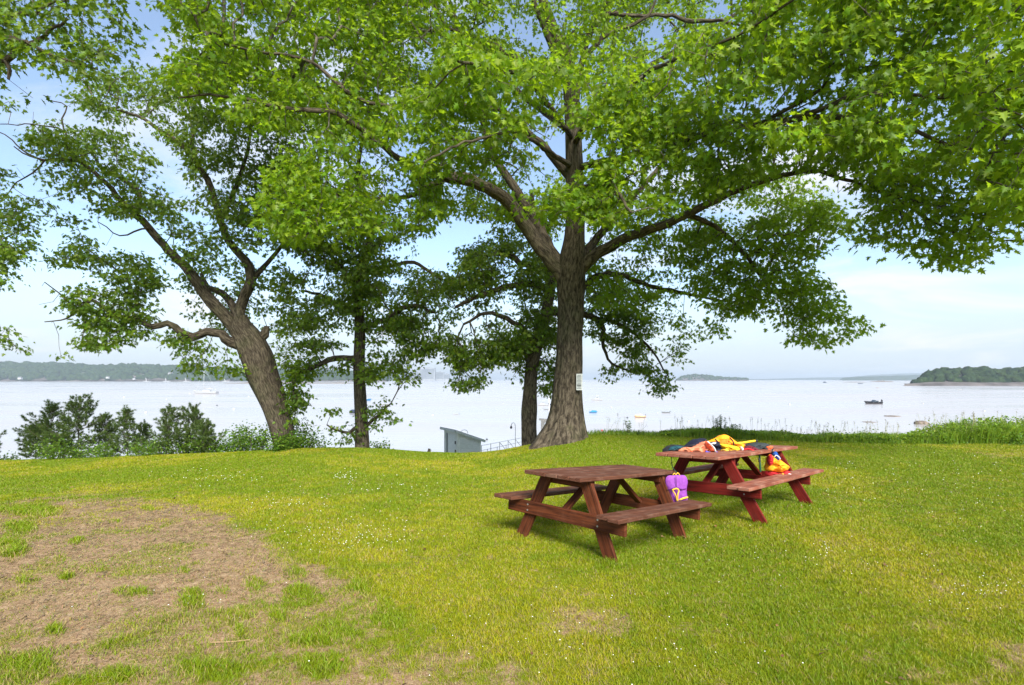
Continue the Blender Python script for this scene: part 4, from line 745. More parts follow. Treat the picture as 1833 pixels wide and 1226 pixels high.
# ---------------- rough vegetation along the right edge ----------------
ROUGH = leaf_mat('rough_grass', (.10, .19, .010), (.24, .33, .03), (.4, .6, .04), .4)
LEAF_WEED = leaf_mat('weed_leaf', (.09, .17, .010), (.22, .32, .02), (.35, .55, .03), .38)
def rough():
    g = np.random.default_rng(77); V = []; Cc = []
    n = 60000; px = 1050 + 1000 * g.random(n); Y = 15.0 + 1.5 * g.random(n) ** 1.3; x = (px - CX) / F * Y; z = zg(x, Y)
    # height profile in metres above the lawn edge line
    hp = np.interp(px, [1050, 1090, 1180, 1230, 1290, 1340, 1440, 1500, 1620, 1660, 1700, 1760, 1833, 2100], [.05, .10, .12, .22, .28, .24, .18, .20, .20, .34, .48, .55, .58, .56])
    hp = hp * np.clip(.25 + 1.5 * fbm(px * .035, Y * .5, 1., 401, 3), .3, 1.5); dens = np.interp(px, [1050, 1180, 1230, 1600, 1660, 2100], [.10, .22, .75, .8, .6, .6]); keep = g.random(n) < dens; px, Y, x, z, hp = px[keep], Y[keep], x[keep], z[keep], hp[keep]; n = len(px)
    base = np.minimum(zg(x, np.full(n, 15.0)), 9) ; drop = base - z
    h = (hp * (.35 + .75 * g.random(n)) + drop); h = np.maximum(h, .05); w = .006 + .006 * g.random(n); a = g.random(n) * 6.28; le = h * (.1 + .45 * g.random(n)); la = g.random(n) * 6.28
    wx, wy = np.cos(a) * w, np.sin(a) * w; lx, ly = np.cos(la) * le, np.sin(la) * le
    A = np.stack([x - wx, Y - wy, z], 1); B = np.stack([x + wx, Y + wy, z], 1); C_ = np.stack([x + lx * .3 + wx * .9, Y + ly * .3 + wy * .9, z + h * .6], 1); D_ = np.stack([x + lx * .3 - wx * .9, Y + ly * .3 - wy * .9, z + h * .6], 1); E_ = np.stack([x + lx, Y + ly, z + h], 1)
    V = np.stack([A, B, C_, D_, E_], 1).reshape(-1, 3); k = np.arange(n) * 5; Fc = np.stack([k, k + 1, k + 2, k, k + 2, k + 3, k + 3, k + 2, k + 4], 1).reshape(-1, 3)
    patch = fbm(px * .02, Y, 1., 9); c = np.stack([np.clip(patch * .9 + .4 * (g.random(n) - .5), 0, 1), g.random(n), g.random(n)], 1)
    o = mesh_obj('tall_grass', V, Fc, ROUGH, col=np.repeat(c, 5, 0)); tag(o, 'band of unmown bright green grass along the right lawn edge', 'tall grass', kind='stuff')
    # broad leaves mixed in
    n = 26000; px = 1180 + 870 * g.random(n); Y = 15.0 + 1.1 * g.random(n); x = (px - CX) / F * Y; z = zg(x, Y); hp = np.interp(px, [1180, 1230, 1300, 1440, 1500, 1620, 1660, 1720, 2100], [.05, .2, .28, .18, .2, .22, .40, .58, .64]); zz = zg(x, np.full(n, 15.)) + hp * g.random(n) ** .6 * (.5 + 1. * fbm(px * .03, Y, 1, 3))
    pos = np.stack([x, Y, zz], 1); d = g.normal(size=(n, 3)); d[:, 2] *= .5; nn = g.normal(size=(n, 3)) * .6; nn[:, 2] += 1
    o = leaf_mesh('weed_leaves', None, (0, 0, 0), pos, d, nn, .058 * (.5 + .9 * g.random(n)), g.random((n, 3)), LEAF_WEED, False); tag(o, 'broad leafy weeds mixed through the tall grass on the right edge', 'weeds', kind='stuff')
    # thin flowering stalks
    m = MB(); tops = []
    for i in range(230):
        r_ = g.random(); px = 1085 + 120 * g.random() if r_ < .08 else (1200 + 420 * g.random() if r_ < .5 else 1640 + 330 * g.random()); Y = 15.1 + .9 * g.random(); x, y, z = gpt(px, Y); hh = (.30 + .35 * g.random()) * (1 if px < 1640 else 1.45) + (float(zg(x, 15.)) - z); l = g.normal(size=2) * .07
        m.tube([(x, y, z), (x + l[0] * .4, y + l[1] * .4, z + hh * .6), (x + l[0], y + l[1], z + hh)], [.004, .0035, .003], 3, cap=False); tops.append((x + l[0], y + l[1], z + hh))
    st = m.build('grass_stalks', mat('straw_green_stalk', (.22, .22, .09), .8)); tag(st, 'thin flowering stalks standing above the tall grass against the water', 'stalks', kind='stuff')
    V = []; 
    for t in tops:
        k = 22; q = np.array(t) + g.normal(size=(k, 3)) * np.array([.014, .014, .045]) - np.array([0, 0, .05]); V.append(q)
    V = np.concatenate(V); n = len(V); s = .007; tri = V[:, None] + g.normal(size=(n, 3, 3)) * s
    o = mesh_obj('seed_heads', tri.reshape(-1, 3), np.arange(n * 3).reshape(-1, 3), mat('seed_head_tan', (.12, .095, .05), .9)); tag(o, 'feathery brown seed heads on the tall grass stalks', 'seed heads', kind='stuff')
rough()
def weed(px, Y, toppy, seed, label, n=9, spread=.16):
    g = np.random.default_rng(seed); x, y, z = gpt(px, Y); root = empty('tall_weed', (x, y, z)); tag(root, label, 'weed', 'tall leafy weeds on the lawn edge'); m = MB(); pos = []; d = []; H = CAMH - (toppy - HY) / F * Y - z
    for i in range(n):
        b = np.array([g.normal() * spread, g.normal() * spread * .8, 0]); h = H * (.6 + .4 * g.random()) if i else H; t = b + np.array([g.normal() * .04, g.normal() * .04, h]); m.tube([b, (b + t) / 2 + g.normal(size=3) * .01, t], [.005, .004, .002], 4, cap=False)
        for k in range(int(h / .018)):
            f = .15 + .85 * k / (h / .018); a = k * 2.4; pos.append(b + (t - b) * f); d.append((math.cos(a), math.sin(a), .35))
    m.build('stems', TWIG, root); pos = np.array(pos); d = np.array(d); q = len(pos); nn = np.tile([0, 0, 1.], (q, 1)) + g.normal(size=(q, 3)) * .3; leaf_mesh('foliage', root, (0, 0, 0), pos, d, nn, .075 * (.6 + .6 * g.random(q)), g.random((q, 3)), LEAF_SHRUB, False)
weed(1287, 15.3, 741, 1, 'tallest dark leafy weed behind the golden life jacket', 8, .10); weed(1312, 15.3, 757, 2, 'bushy green weed right of the tallest one', 9, .16); weed(1266, 15.3, 762, 3, 'shorter leafy weed left of the tallest one', 6, .12); weed(1143, 15.2, 770, 4, 'small lone weed on the lawn edge right of the huge trunk', 4, .06); weed(1175, 15.2, 775, 5, 'tiny weed clump left of the grass band', 4, .06); weed(1122, 15.3, 752, 6, 'wispy bare weed nearest the huge trunk', 3, .06)
shrub(1480, 15.2, 90, 778, 31, 'low dark green shrub in the middle of the right edge', n=1100, leaf=.055, depth=.35); shrub(1560, 15.2, 120, 776, 32, 'low spreading shrub with brownish leaves below the ledge', n=1500, leaf=.05, depth=.4); shrub(1750, 15.6, 190, 752, 33, 'big bright shrub thicket at the right picture edge', n=4200, leaf=.055, depth=.5); shrub(1690, 15.2, 70, 772, 34, 'rounded dark shrub at the foot of the bright thicket', n=900, leaf=.05, depth=.4); shrub(1815, 15.1, 80, 768, 35, 'dark low shrub cut by the right picture edge', n=1200, leaf=.06, depth=.4)
# ---------------- air ----------------
def haze():
    V = [(x, y, z) for z in (ZW - 6, 110) for x, y in ((-13500, -1500), (13500, -1500), (13500, 12800), (-13500, 12800))]
    m = bpy.data.materials.new('haze_air'); m.use_nodes = True; t = m.node_tree; t.nodes.clear(); v = N(t, 'ShaderNodeVolumePrincipled'); v.inputs['Color'].default_value = (.80, .90, 1, 1); v.inputs['Density'].default_value = HAZE; v.inputs['Anisotropy'].default_value = .2
    o = N(t, 'ShaderNodeOutputMaterial'); t.links.new(v.outputs[0], o.inputs['Volume'])
    h = mesh_obj('haze', V, [(3, 2, 1, 0), (4, 5, 6, 7), (0, 1, 5, 4), (1, 2, 6, 5), (2, 3, 7, 6), (3, 0, 4, 7)], m); tag(h, 'thin summer haze over the bay', 'haze', kind='stuff'); h.display_type = 'WIRE'
HAZE = .00017
haze()
# ---------------- picnic tables ----------------
def wood_mat(name, dark, mid, worn, wornf=.35, rough=.6, bump=.5):
    m = mat(name, mid, rough + .15, .14); t = m.node_tree; b = t.nodes['Principled BSDF']; L = t.links.new
    tc = N(t, 'ShaderNodeTexCoord'); mp = N(t, 'ShaderNodeMapping'); mp.inputs['Scale'].default_value = (2.2, 42, 1); L(tc.outputs['UV'], mp.inputs[0])
    n = N(t, 'ShaderNodeTexNoise', _Scale=1.0, _Detail=7., _Roughness=.62, _Distortion=.4); L(mp.outputs[0], n.inputs['Vector'])
    r = N(t, 'ShaderNodeValToRGB'); L(n.outputs[0], r.inputs[0]); e = r.color_ramp.elements
    e[0].position = .33; e[0].color = (*dark, 1); e[1].position = .62; e[1].color = (*mid, 1)
    n2 = N(t, 'ShaderNodeTexNoise', _Scale=5.0, _Detail=8., _Roughness=.7); L(tc.outputs['UV'], n2.inputs['Vector'])
    r2 = N(t, 'ShaderNodeMapRange', _From_Min=.48, _From_Max=.68, _To_Min=0, _To_Max=wornf); L(n2.outputs[0], r2.inputs[0])
    mx = N(t, 'ShaderNodeMix', data_type='RGBA'); L(r2.outputs[0], mx.inputs[0]); L(r.outputs[0], mx.inputs[6]); mx.inputs[7].default_value = (*worn, 1)
    L(mx.outputs[2], b.inputs['Base Color'])
    bp = N(t, 'ShaderNodeBump', _Strength=bump, _Distance=.004); L(n.outputs[0], bp.inputs['Height']); L(bp.outputs[0], b.inputs['Normal'])
    return m
def frame_of(T):
    th = T['th']; u = np.array([math.cos(th), math.sin(th), T['ta']]); v = np.array([math.sin(th), -math.cos(th), T['tb']])
    n = np.cross(v, u); n /= np.linalg.norm(n); n *= np.sign(n[2]); c = np.array([*T['c'], T['z0']])
    return c, u, v, n, (lambda a, b, z: c + a * u + b * v + z * n)
def picnic(T, label, top_m, leg_m, bolts, nb=5, lift=0., bevel_end=.0):
    c, u, v, n, Q = frame_of(T); root = empty('picnic_table', c); tag(root, label, 'picnic table', 'wooden picnic tables on the lawn')
    W, L, Wf, Lf, hb, bo = (T[k] for k in ('W', 'L', 'Wf', 'Lf', 'hb', 'bo')); t = .040; H = .76
    m = MB(); bw = (W - .007 * (nb - 1)) / nb
    for i in range(nb):
        b = -W / 2 + bw / 2 + i * (bw + .007); e = random.uniform(-.006, .006)
        m.board(Q(-L / 2 + e, b, H - t / 2), Q(L / 2 + e, b, H - t / 2 + random.uniform(-.003, .003)), bw, t, v, .005)
    m.build('tabletop', top_m, root, off=c)
    for s in (1, -1):
        m = MB(); w = .128
        for k in (0, 1):
            b = s * (bo - w / 2 - k * (w + .007)); m.board(Q(-L / 2 + .02 * k, b, hb - t / 2), Q(L / 2 - .015 * k, b, hb - t / 2), w, t, v, .006)
        m.build('seat', top_m, root, off=c)
    tb = .25
    for sa in (-1, 1):
        a = sa * Lf / 2
        for s in (1, -1):
            m = MB(); f = Q(a, s * Wf / 2, -.05); tp = Q(a, s * tb, H - t - .001); m.board(f, tp, .138, t, v, .005); m.build('leg', leg_m, root, off=c)
        m = MB(); m.board(Q(a + sa * (t + .002), -bo + .05, hb - t - .072), Q(a + sa * (t + .002), bo - .05, hb - t - .072), .138, t, n, .005)
        sb = m.build('seat_support', leg_m, root, off=c)
        for s in (1, -1):
            bb = s * (tb + (Wf / 2 - tb) * (1 - (hb - t - .07) / (H - t)))
            for dz in (-.03, .03):
                m = MB(); p = Q(a + sa * (1.5 * t + .002), bb + .02 * s, hb - t - .07 + dz); m.tube([p, p + u * sa * .006], .009, 8); m.build('bolt', bolts, sb, off=c)
        m = MB(); m.board(Q(a - sa * (t + .002), -W / 2 + .05, H - t - .047), Q(a - sa * (t + .002), W / 2 - .05, H - t - .047), .09, t, n, .004); m.build('top_cleat', leg_m, root, off=c)
        m = MB(); m.board(Q(a - sa * .02, 0.03 * sa, hb - t - .05), Q(sa * .16, .03 * sa, H - t - .004), .085, .036, v, .004); m.build('brace', leg_m, root, off=c)
    return root
STEEL = mat('galvanised_steel', (.45, .45, .44), .45, .5, .8)
picnic(T1, 'dark brown stained picnic table nearest the camera, with nothing on its top', wood_mat('brown_stained_top', (.050, .016, .008), (.125, .050, .029), (.22, .135, .095), .5),
       wood_mat('red_brown_frame', (.028, .007, .003), (.125, .034, .012), (.18, .075, .04), .25), STEEL)
picnic(T2, 'faded red picnic table farther back, heaped with life jackets', wood_mat('faded_red_top', (.13, .036, .022), (.27, .092, .056), (.37, .23, .165), .65),
       wood_mat('dark_red_frame', (.055, .005, .003), (.17, .013, .009), (.22, .06, .04), .2), STEEL, nb=5)

# ---------------- life jackets ----------------
def fabric(name, c, c2=None, rough=.75, sc=30): return noisy(name, c, c2 or tuple(min(1, x * 1.25 + .01) for x in c), sc, rough, .3, .5, 18, bdist=.006)
def puff_mb(m, outline, Y, th, seed=0, wr=.10, quilt=0, yoff=0., rings=9, tilt=0.):
    """a stuffed fabric shape: the outline stands in a vertical plane at distance Y and is th deep"""
    o = np.array([P(a, b, Y) for a, b in outline]); o[:, 1] += yoff
    nn = 44; per = np.concatenate([[0], np.cumsum(np.linalg.norm(np.roll(o, -1, 0) - o, axis=1))]); s = np.linspace(0, per[-1], nn, endpoint=False); oc = np.vstack([o, o[:1]])
    R = np.stack([np.interp(s, per, oc[:, k]) for k in range(3)], 1)
    Rs = (np.roll(R, 1, 0) + 2 * R + np.roll(R, -1, 0)) / 4; c = Rs.mean(0)
    V = []; Fc = []
    def layer(sign):
        base = len(V); V.append(c + np.array([0, sign * th / 2, 0]))
        for k in range(1, rings + 1):
            f = k / rings; pr = math.sqrt(max(0, 1 - f ** 2.6))
            for i in range(nn):
                p = c + (Rs[i] - c) * f; w = (vnoise(p[0] + seed, p[2] * 1.6 + seed, 18, seed) - .5) * 2 * wr + (abs(vnoise(p[0] + seed + p[2], p[2] - p[0] * .5, 42, seed + 3) - .5) - .2) * 2.6 * wr
                q = 1.0
                if quilt: q = .72 + .28 * abs(math.sin((p[0] - c[0]) * quilt))
                p = p.copy(); p[1] += sign * (th / 2) * pr * (1 + w * 2.2) * q + tilt * (p[2] - c[2]); p[2] += w * .012 * (f < .99); V.append(p)
        for i in range(nn):
            j = (i + 1) % nn; a, b, d = base, base + 1 + i, base + 1 + j; Fc.append((a, b, d) if sign > 0 else (a, d, b))
            for k in range(rings - 1):
                b0 = base + 1 + k * nn; A, B, C2, D2 = b0 + i, b0 + j, b0 + nn + j, b0 + nn + i; Fc.append((A, D2, C2, B) if sign > 0 else (A, B, C2, D2))
    layer(1); layer(-1); m.add(V, Fc)
def jacket(name, label, cat, pieces, group=None, base=None):
    """pieces: (part name, outline, Y, depth, material, seed, kw)"""
    x, y, Y = base; root = empty(name, P(x, y, Y)); tag(root, label, cat, group); off = np.array(root.location)
    for pn, ol, Yp, th, mt, sd, kw in pieces:
        m = MB()
        if kw.get('strap'): m.tube(spline([P(*q) for q in ol], .015), kw['strap'], 6)
        else: puff_mb(m, ol, Yp, th, sd, **kw)
        m.build(pn, mt, root, smooth=True, off=off)
    return root
F_ = {k: fabric('fabric_' + k, c) for k, c in dict(peach=(.62, .20, .10), coral=(.65, .10, .03), orange=(.75, .17, .01), golden=(.78, .27, .004), yellow=(.62, .42, .012), black=(.012, .012, .016), navy=(.006, .007, .022),
      teal=(.006, .05, .06), purple=(.20, .042, .27), red=(.36, .008, .014), maroon=(.10, .006, .012), grey=(.022, .028, .03), blue=(.012, .07, .28), white=(.55, .53, .51), green=(.01, .07, .04), violet=(.08, .06, .35), strapyellow=(.55, .34, .03)).items()}
def YT(py, z=.79): return F * (CAMH - z) / (py - HY)
GJ = 'life jackets heaped on the faded red table'
jacket('life_jacket', 'black life jacket with teal markings, leftmost in the heap on the red table', 'life jacket', [
    ('foam_body', [(1185, 809), (1188, 803), (1195, 799), (1206, 796), (1218, 796), (1228, 799), (1228, 808), (1210, 809.5)], YT(808), .26, F_['black'], 1, dict(wr=.14)),
    ('side_panel', [(1196, 806), (1200, 800), (1212, 797.5), (1224, 799.5), (1218, 803), (1206, 807)], YT(808) - .10, .09, F_['teal'], 2, dict(wr=.25))], GJ, (1206, 809, YT(808)))
jacket('life_jacket', 'dark navy black life jacket lying behind the peach one on the red table', 'life jacket', [
    ('foam_body', [(1224, 800), (1233, 793), (1243, 786.5), (1254, 784.5), (1262, 784), (1265, 788), (1262, 797), (1245, 801), (1228, 803)], YT(803), .28, F_['navy'], 3, dict(wr=.10)),
    ('shoulder_strap', [(1226, 800, YT(805)), (1240, 797, YT(805) - .06), (1258, 795, YT(805) - .04), (1264, 786, YT(805))], 0, 0, F_['black'], 0, dict(strap=.012))], GJ, (1245, 803, YT(803)))
jacket('life_jacket', 'peach orange life jacket draped over the near left corner of the red table', 'life jacket', [
    ('foam_body', [(1211, 808), (1214, 803.5), (1226, 800.5), (1240, 801), (1250, 797), (1262, 789), (1267, 792), (1272, 800), (1268, 807), (1256, 812), (1244, 811), (1228, 809.5)], YT(810), .24, F_['peach'], 5, dict(wr=.22)),
    ('collar', [(1262, 789), (1267, 790), (1277, 800), (1281, 809), (1272, 808), (1263, 797)], YT(811) - .06, .10, F_['coral'], 6, dict(wr=.15)),
    ('webbing', [(1228, 801, YT(810) - .12), (1236, 806, YT(810) - .13), (1240, 811, YT(810) - .12)], 0, 0, F_['coral'], 0, dict(strap=.008)),
    ('piping', [(1266, 790, YT(811) - .12), (1273, 796, YT(811) - .13), (1279, 803, YT(811) - .13), (1281, 809, YT(811) - .12)], 0, 0, F_['white'], 0, dict(strap=.010)),
    ('waist_belt', [(1263, 808, YT(812) - .05), (1268, 810.5, YT(812) - .06), (1276, 811.5, YT(812) - .06), (1284, 810, YT(812) - .04)], 0, 0, F_['violet'], 0, dict(strap=.016))], GJ, (1245, 812, YT(811)))
jacket('life_jacket', 'small navy life jacket with white print between the peach and yellow ones', 'life jacket', [
    ('foam_body', [(1269, 796), (1275, 791), (1284, 790), (1288, 797), (1290, 805), (1283, 808), (1276, 806), (1272, 801)], YT(806), .20, F_['navy'], 8, dict(wr=.2)),
    ('printed_patch', [(1271, 794), (1278, 791.5), (1283, 792.5), (1279, 795), (1274, 795.5)], YT(806) - .10, .03, F_['white'], 9, dict(wr=.3))], GJ, (1280, 808, YT(806)))
jacket('life_jacket', 'golden orange life jacket folded on top of the heap, the tallest one', 'life jacket', [
    ('foam_body', [(1263, 791), (1276, 786), (1288, 780), (1296, 777), (1303, 779), (1312, 786), (1318, 792), (1334, 795), (1332, 803), (1318, 803), (1308, 797), (1296, 791), (1284, 792), (1272, 793)], YT(801), .26, F_['golden'], 11, dict(wr=.16)),
    ('webbing', [(1280, 786, YT(802) - .13), (1284, 790, YT(802) - .14), (1290, 794, YT(802) - .13)], 0, 0, F_['black'], 0, dict(strap=.010)),
    ('webbing', [(1306, 783, YT(802) - .13), (1312, 790, YT(802) - .14), (1314, 799, YT(802) - .13)], 0, 0, F_['black'], 0, dict(strap=.009)),
    ('inner_lining', [(1284, 792), (1292, 787), (1303, 785), (1310, 794), (1305, 799), (1292, 797)], YT(802) - .09, .12, F_['orange'], 12, dict(wr=.3))], GJ, (1298, 803, YT(801)))
jacket('life_jacket', 'bright yellow rolled life jacket in front of the golden orange one', 'life jacket', [
    ('foam_body', [(1286, 794), (1293, 794), (1304, 796), (1318, 798.5), (1325, 802), (1322, 806), (1308, 807.5), (1294, 804), (1288, 799)], YT(807), .18, F_['yellow'], 14, dict(wr=.16)),
    ('buckle', [(1325, 799), (1329, 800), (1332, 805), (1328, 807), (1325, 803)], YT(807) - .05, .05, F_['white'], 15, dict(wr=.1)),
    ('loose_strap', [(1290, 806, YT(808)), (1297, 805, YT(808) - .05), (1304, 807, YT(808) - .06), (1296, 808, YT(808) - .07)], 0, 0, F_['strapyellow'], 0, dict(strap=.009))], GJ, (1306, 807, YT(807)))
jacket('webbing_strap', 'long flat yellow strap lying along the back of the life jacket heap', 'strap', [
    ('webbing', [(1318, 793.5, YT(796)), (1330, 792.5, YT(796)), (1342, 790.5, YT(796)), (1353, 789, YT(796))], 0, 0, F_['yellow'], 0, dict(strap=.016)),
    ('tip', [(1352, 789.2, YT(796)), (1356, 789.4, YT(796))], 0, 0, F_['black'], 0, dict(strap=.018))], None, (1335, 793, YT(796)))
jacket('life_jacket', 'maroon and charcoal life jacket, rightmost in the heap on the red table', 'life jacket', [
    ('foam_body', [(1333, 797), (1340, 794), (1352, 792.5), (1366, 792.5), (1376, 794.5), (1379, 798), (1374, 804), (1360, 807), (1345, 805)], YT(803), .22, F_['grey'], 17, dict(wr=.14)),
    ('front_panel', [(1331, 804), (1334, 799), (1342, 797), (1352, 801), (1362, 806), (1350, 807), (1338, 807)], YT(805) - .06, .14, F_['maroon'], 18, dict(wr=.2)),
    ('red_trim', [(1331, 805, YT(806) - .12), (1340, 803.5, YT(806) - .13), (1350, 807, YT(806) - .12)], 0, 0, F_['red'], 0, dict(strap=.012)),
    ('orange_tab', [(1371, 800), (1378, 798), (1384, 799), (1382, 803), (1374, 806)], YT(804) - .04, .07, F_['coral'], 19, dict(wr=.2))], GJ, (1355, 807, YT(803)))
c2_, u2_, v2_, n2_, Q2 = frame_of(T2)
YB = 7.02
jacket('life_jacket', 'yellow, red and blue life jacket slumped on the near bench of the red table', 'life jacket', [
    ('outer_shell', [(1369, 843), (1370, 832), (1373, 820), (1378, 811), (1384, 818), (1384, 828), (1388, 826), (1394, 821), (1404, 828), (1414, 836), (1406, 841), (1396, 846), (1384, 844)], YB, .22, F_['golden'], 21, dict(wr=.13)),
    ('red_lining', [(1374, 826), (1376, 816), (1380, 812), (1383, 818), (1383, 829), (1379, 834), (1375, 832)], YB - .08, .10, F_['red'], 22, dict(wr=.12)),
    ('blue_collar', [(1383, 812), (1388, 807), (1392, 812), (1397, 820), (1392, 823), (1385, 828), (1383, 820)], YB - .02, .12, F_['blue'], 23, dict(wr=.3)),
    ('white_print', [(1386, 818, YB - .09), (1389, 815, YB - .09), (1393, 817, YB - .09), (1397, 822, YB - .08)], 0, 0, F_['white'], 0, dict(strap=.007)),
    ('red_base', [(1369, 851), (1370, 842), (1384, 844), (1396, 846), (1406, 841), (1415, 844), (1411, 850), (1396, 852), (1382, 852)], YB, .18, F_['red'], 24, dict(wr=.12)),
    ('buckle', [(1398, 850), (1401, 846), (1404, 849), (1402, 852)], YB - .12, .04, F_['strapyellow'], 25, dict(wr=.1)),
    ('buckle', [(1409, 850), (1412, 847), (1418, 849), (1413, 851.5)], YB - .10, .03, F_['white'], 26, dict(wr=.1)),
    ('neck_cord', [(1384, 803, YB), (1382, 808, YB - .03), (1387, 809, YB)], 0, 0, F_['black'], 0, dict(strap=.008))], None, (1390, 852, YB))
jacket('webbing_strap', 'dark green strap hanging straight down from the side edge of the red table', 'strap', [
    ('webbing', [(1358, 806, 6.95), (1359, 812, 6.93), (1360, 825, 6.93), (1361, 838, 6.93), (1361, 845, 6.93)], 0, 0, F_['green'], 0, dict(strap=.012)),
    ('buckle', [(1357, 821), (1360, 820), (1362, 826), (1358, 828)], 6.92, .03, F_['black'], 3, dict(wr=.1))], None, (1360, 845, 6.93))
YP = 6.02
jacket('life_jacket', 'purple life jacket with yellow straps hanging from the end of the brown table', 'life jacket', [
    ('foam_body', [(1191, 862), (1192, 854), (1196, 850.5), (1206, 851), (1211, 850), (1218, 850.5), (1226, 850), (1230, 855), (1231.5, 864), (1229, 874), (1229.5, 884), (1231.5, 895), (1230, 905), (1214, 906), (1202, 905), (1198, 892), (1197, 878), (1193, 870)], YP, .075, F_['purple'], 31, dict(wr=.05, quilt=24)),
    ('crease_shade', [(1195, 876, YP - .035), (1203, 874, YP - .05), (1211, 872.5, YP - .05), (1220, 875.5, YP - .05), (1228, 874.5, YP - .035)], 0, 0, fabric('crease_shade_purple', (.10, .015, .13)), 0, dict(strap=.007)),  # darker purple tubes paint in the shade of the fabric creases
    ('crease_shade', [(1210, 852, YP - .045), (1210.5, 862, YP - .05), (1211, 872, YP - .05)], 0, 0, fabric('crease_shade_purple_dark', (.12, .02, .16)), 0, dict(strap=.004)),
    ('webbing', [(1203, 877, YP - .06), (1211, 874.5, YP - .07), (1215, 878, YP - .07), (1213, 886, YP - .07), (1213, 897, YP - .06)], 0, 0, F_['strapyellow'], 0, dict(strap=.009)),
    ('webbing', [(1204, 878, YP - .06), (1209, 886, YP - .07), (1212, 897, YP - .06)], 0, 0, F_['strapyellow'], 0, dict(strap=.008)),
    ('webbing', [(1216, 895, YP - .06), (1223, 892, YP - .07), (1231, 890, YP - .04)], 0, 0, F_['strapyellow'], 0, dict(strap=.011)),
    ('hanging_loop', [(1204, 851, YP), (1207, 847, YP), (1210, 850, YP), (1213, 846, YP), (1217, 851, YP)], 0, 0, F_['strapyellow'], 0, dict(strap=.006))], None, (1211, 900, YP))
jacket('cord', 'thin dark cord looping from the red table down to the purple life jacket', 'cord', [
    ('line', [(1202, 816, 6.75), (1202, 826, 6.7), (1204, 836, 6.4), (1209, 843, 6.1), (1213, 848, 6.02)], 0, 0, F_['green'], 0, dict(strap=.005))], None, (1203, 830, 6.6))

# ---------------- sign on the trunk ----------------
def sign():
    D = 14.13; a = P(1032.5, 668.5, D); b = P(1041.5, 669.5, D); h = 29.5 / F * D
    # board faces right and towards the lawn
    c = (a + b) / 2; root = empty('tree_sign', c - np.array([0, 0, h])); tag(root, 'small white notice board nailed upright to the right side of the huge trunk', 'sign'); off = np.array(root.location)
    d = b - a; d[2] = 0; d = np.array([.150, -.10, 0]); W_ = np.linalg.norm(d); d /= W_; nrm = np.array([d[1], -d[0], 0])
    if nrm[1] > 0: nrm = -nrm
    p0 = c - np.array([0, 0, h]); p1 = c
    m = MB(); m.board(p0, p1, W_, .02, d, .003); m.build('board', mat('sign_white', (.62, .63, .60), .5), root, off=off)
    m = MB()
    for i in range(11):
        z = h * (.9 - i * .078); w = W_ * (.36 if i % 3 else .28)
        q = p0 + np.array([0, 0, z]) + nrm * .0125; m.board(q - d * w, q + d * w, .012 if i not in (8,) else .028, .002, (0, 0, 1), .0003)
    m.build('lettering', mat('sign_text_grey', (.08, .09, .10), .6), root, off=off)
sign()

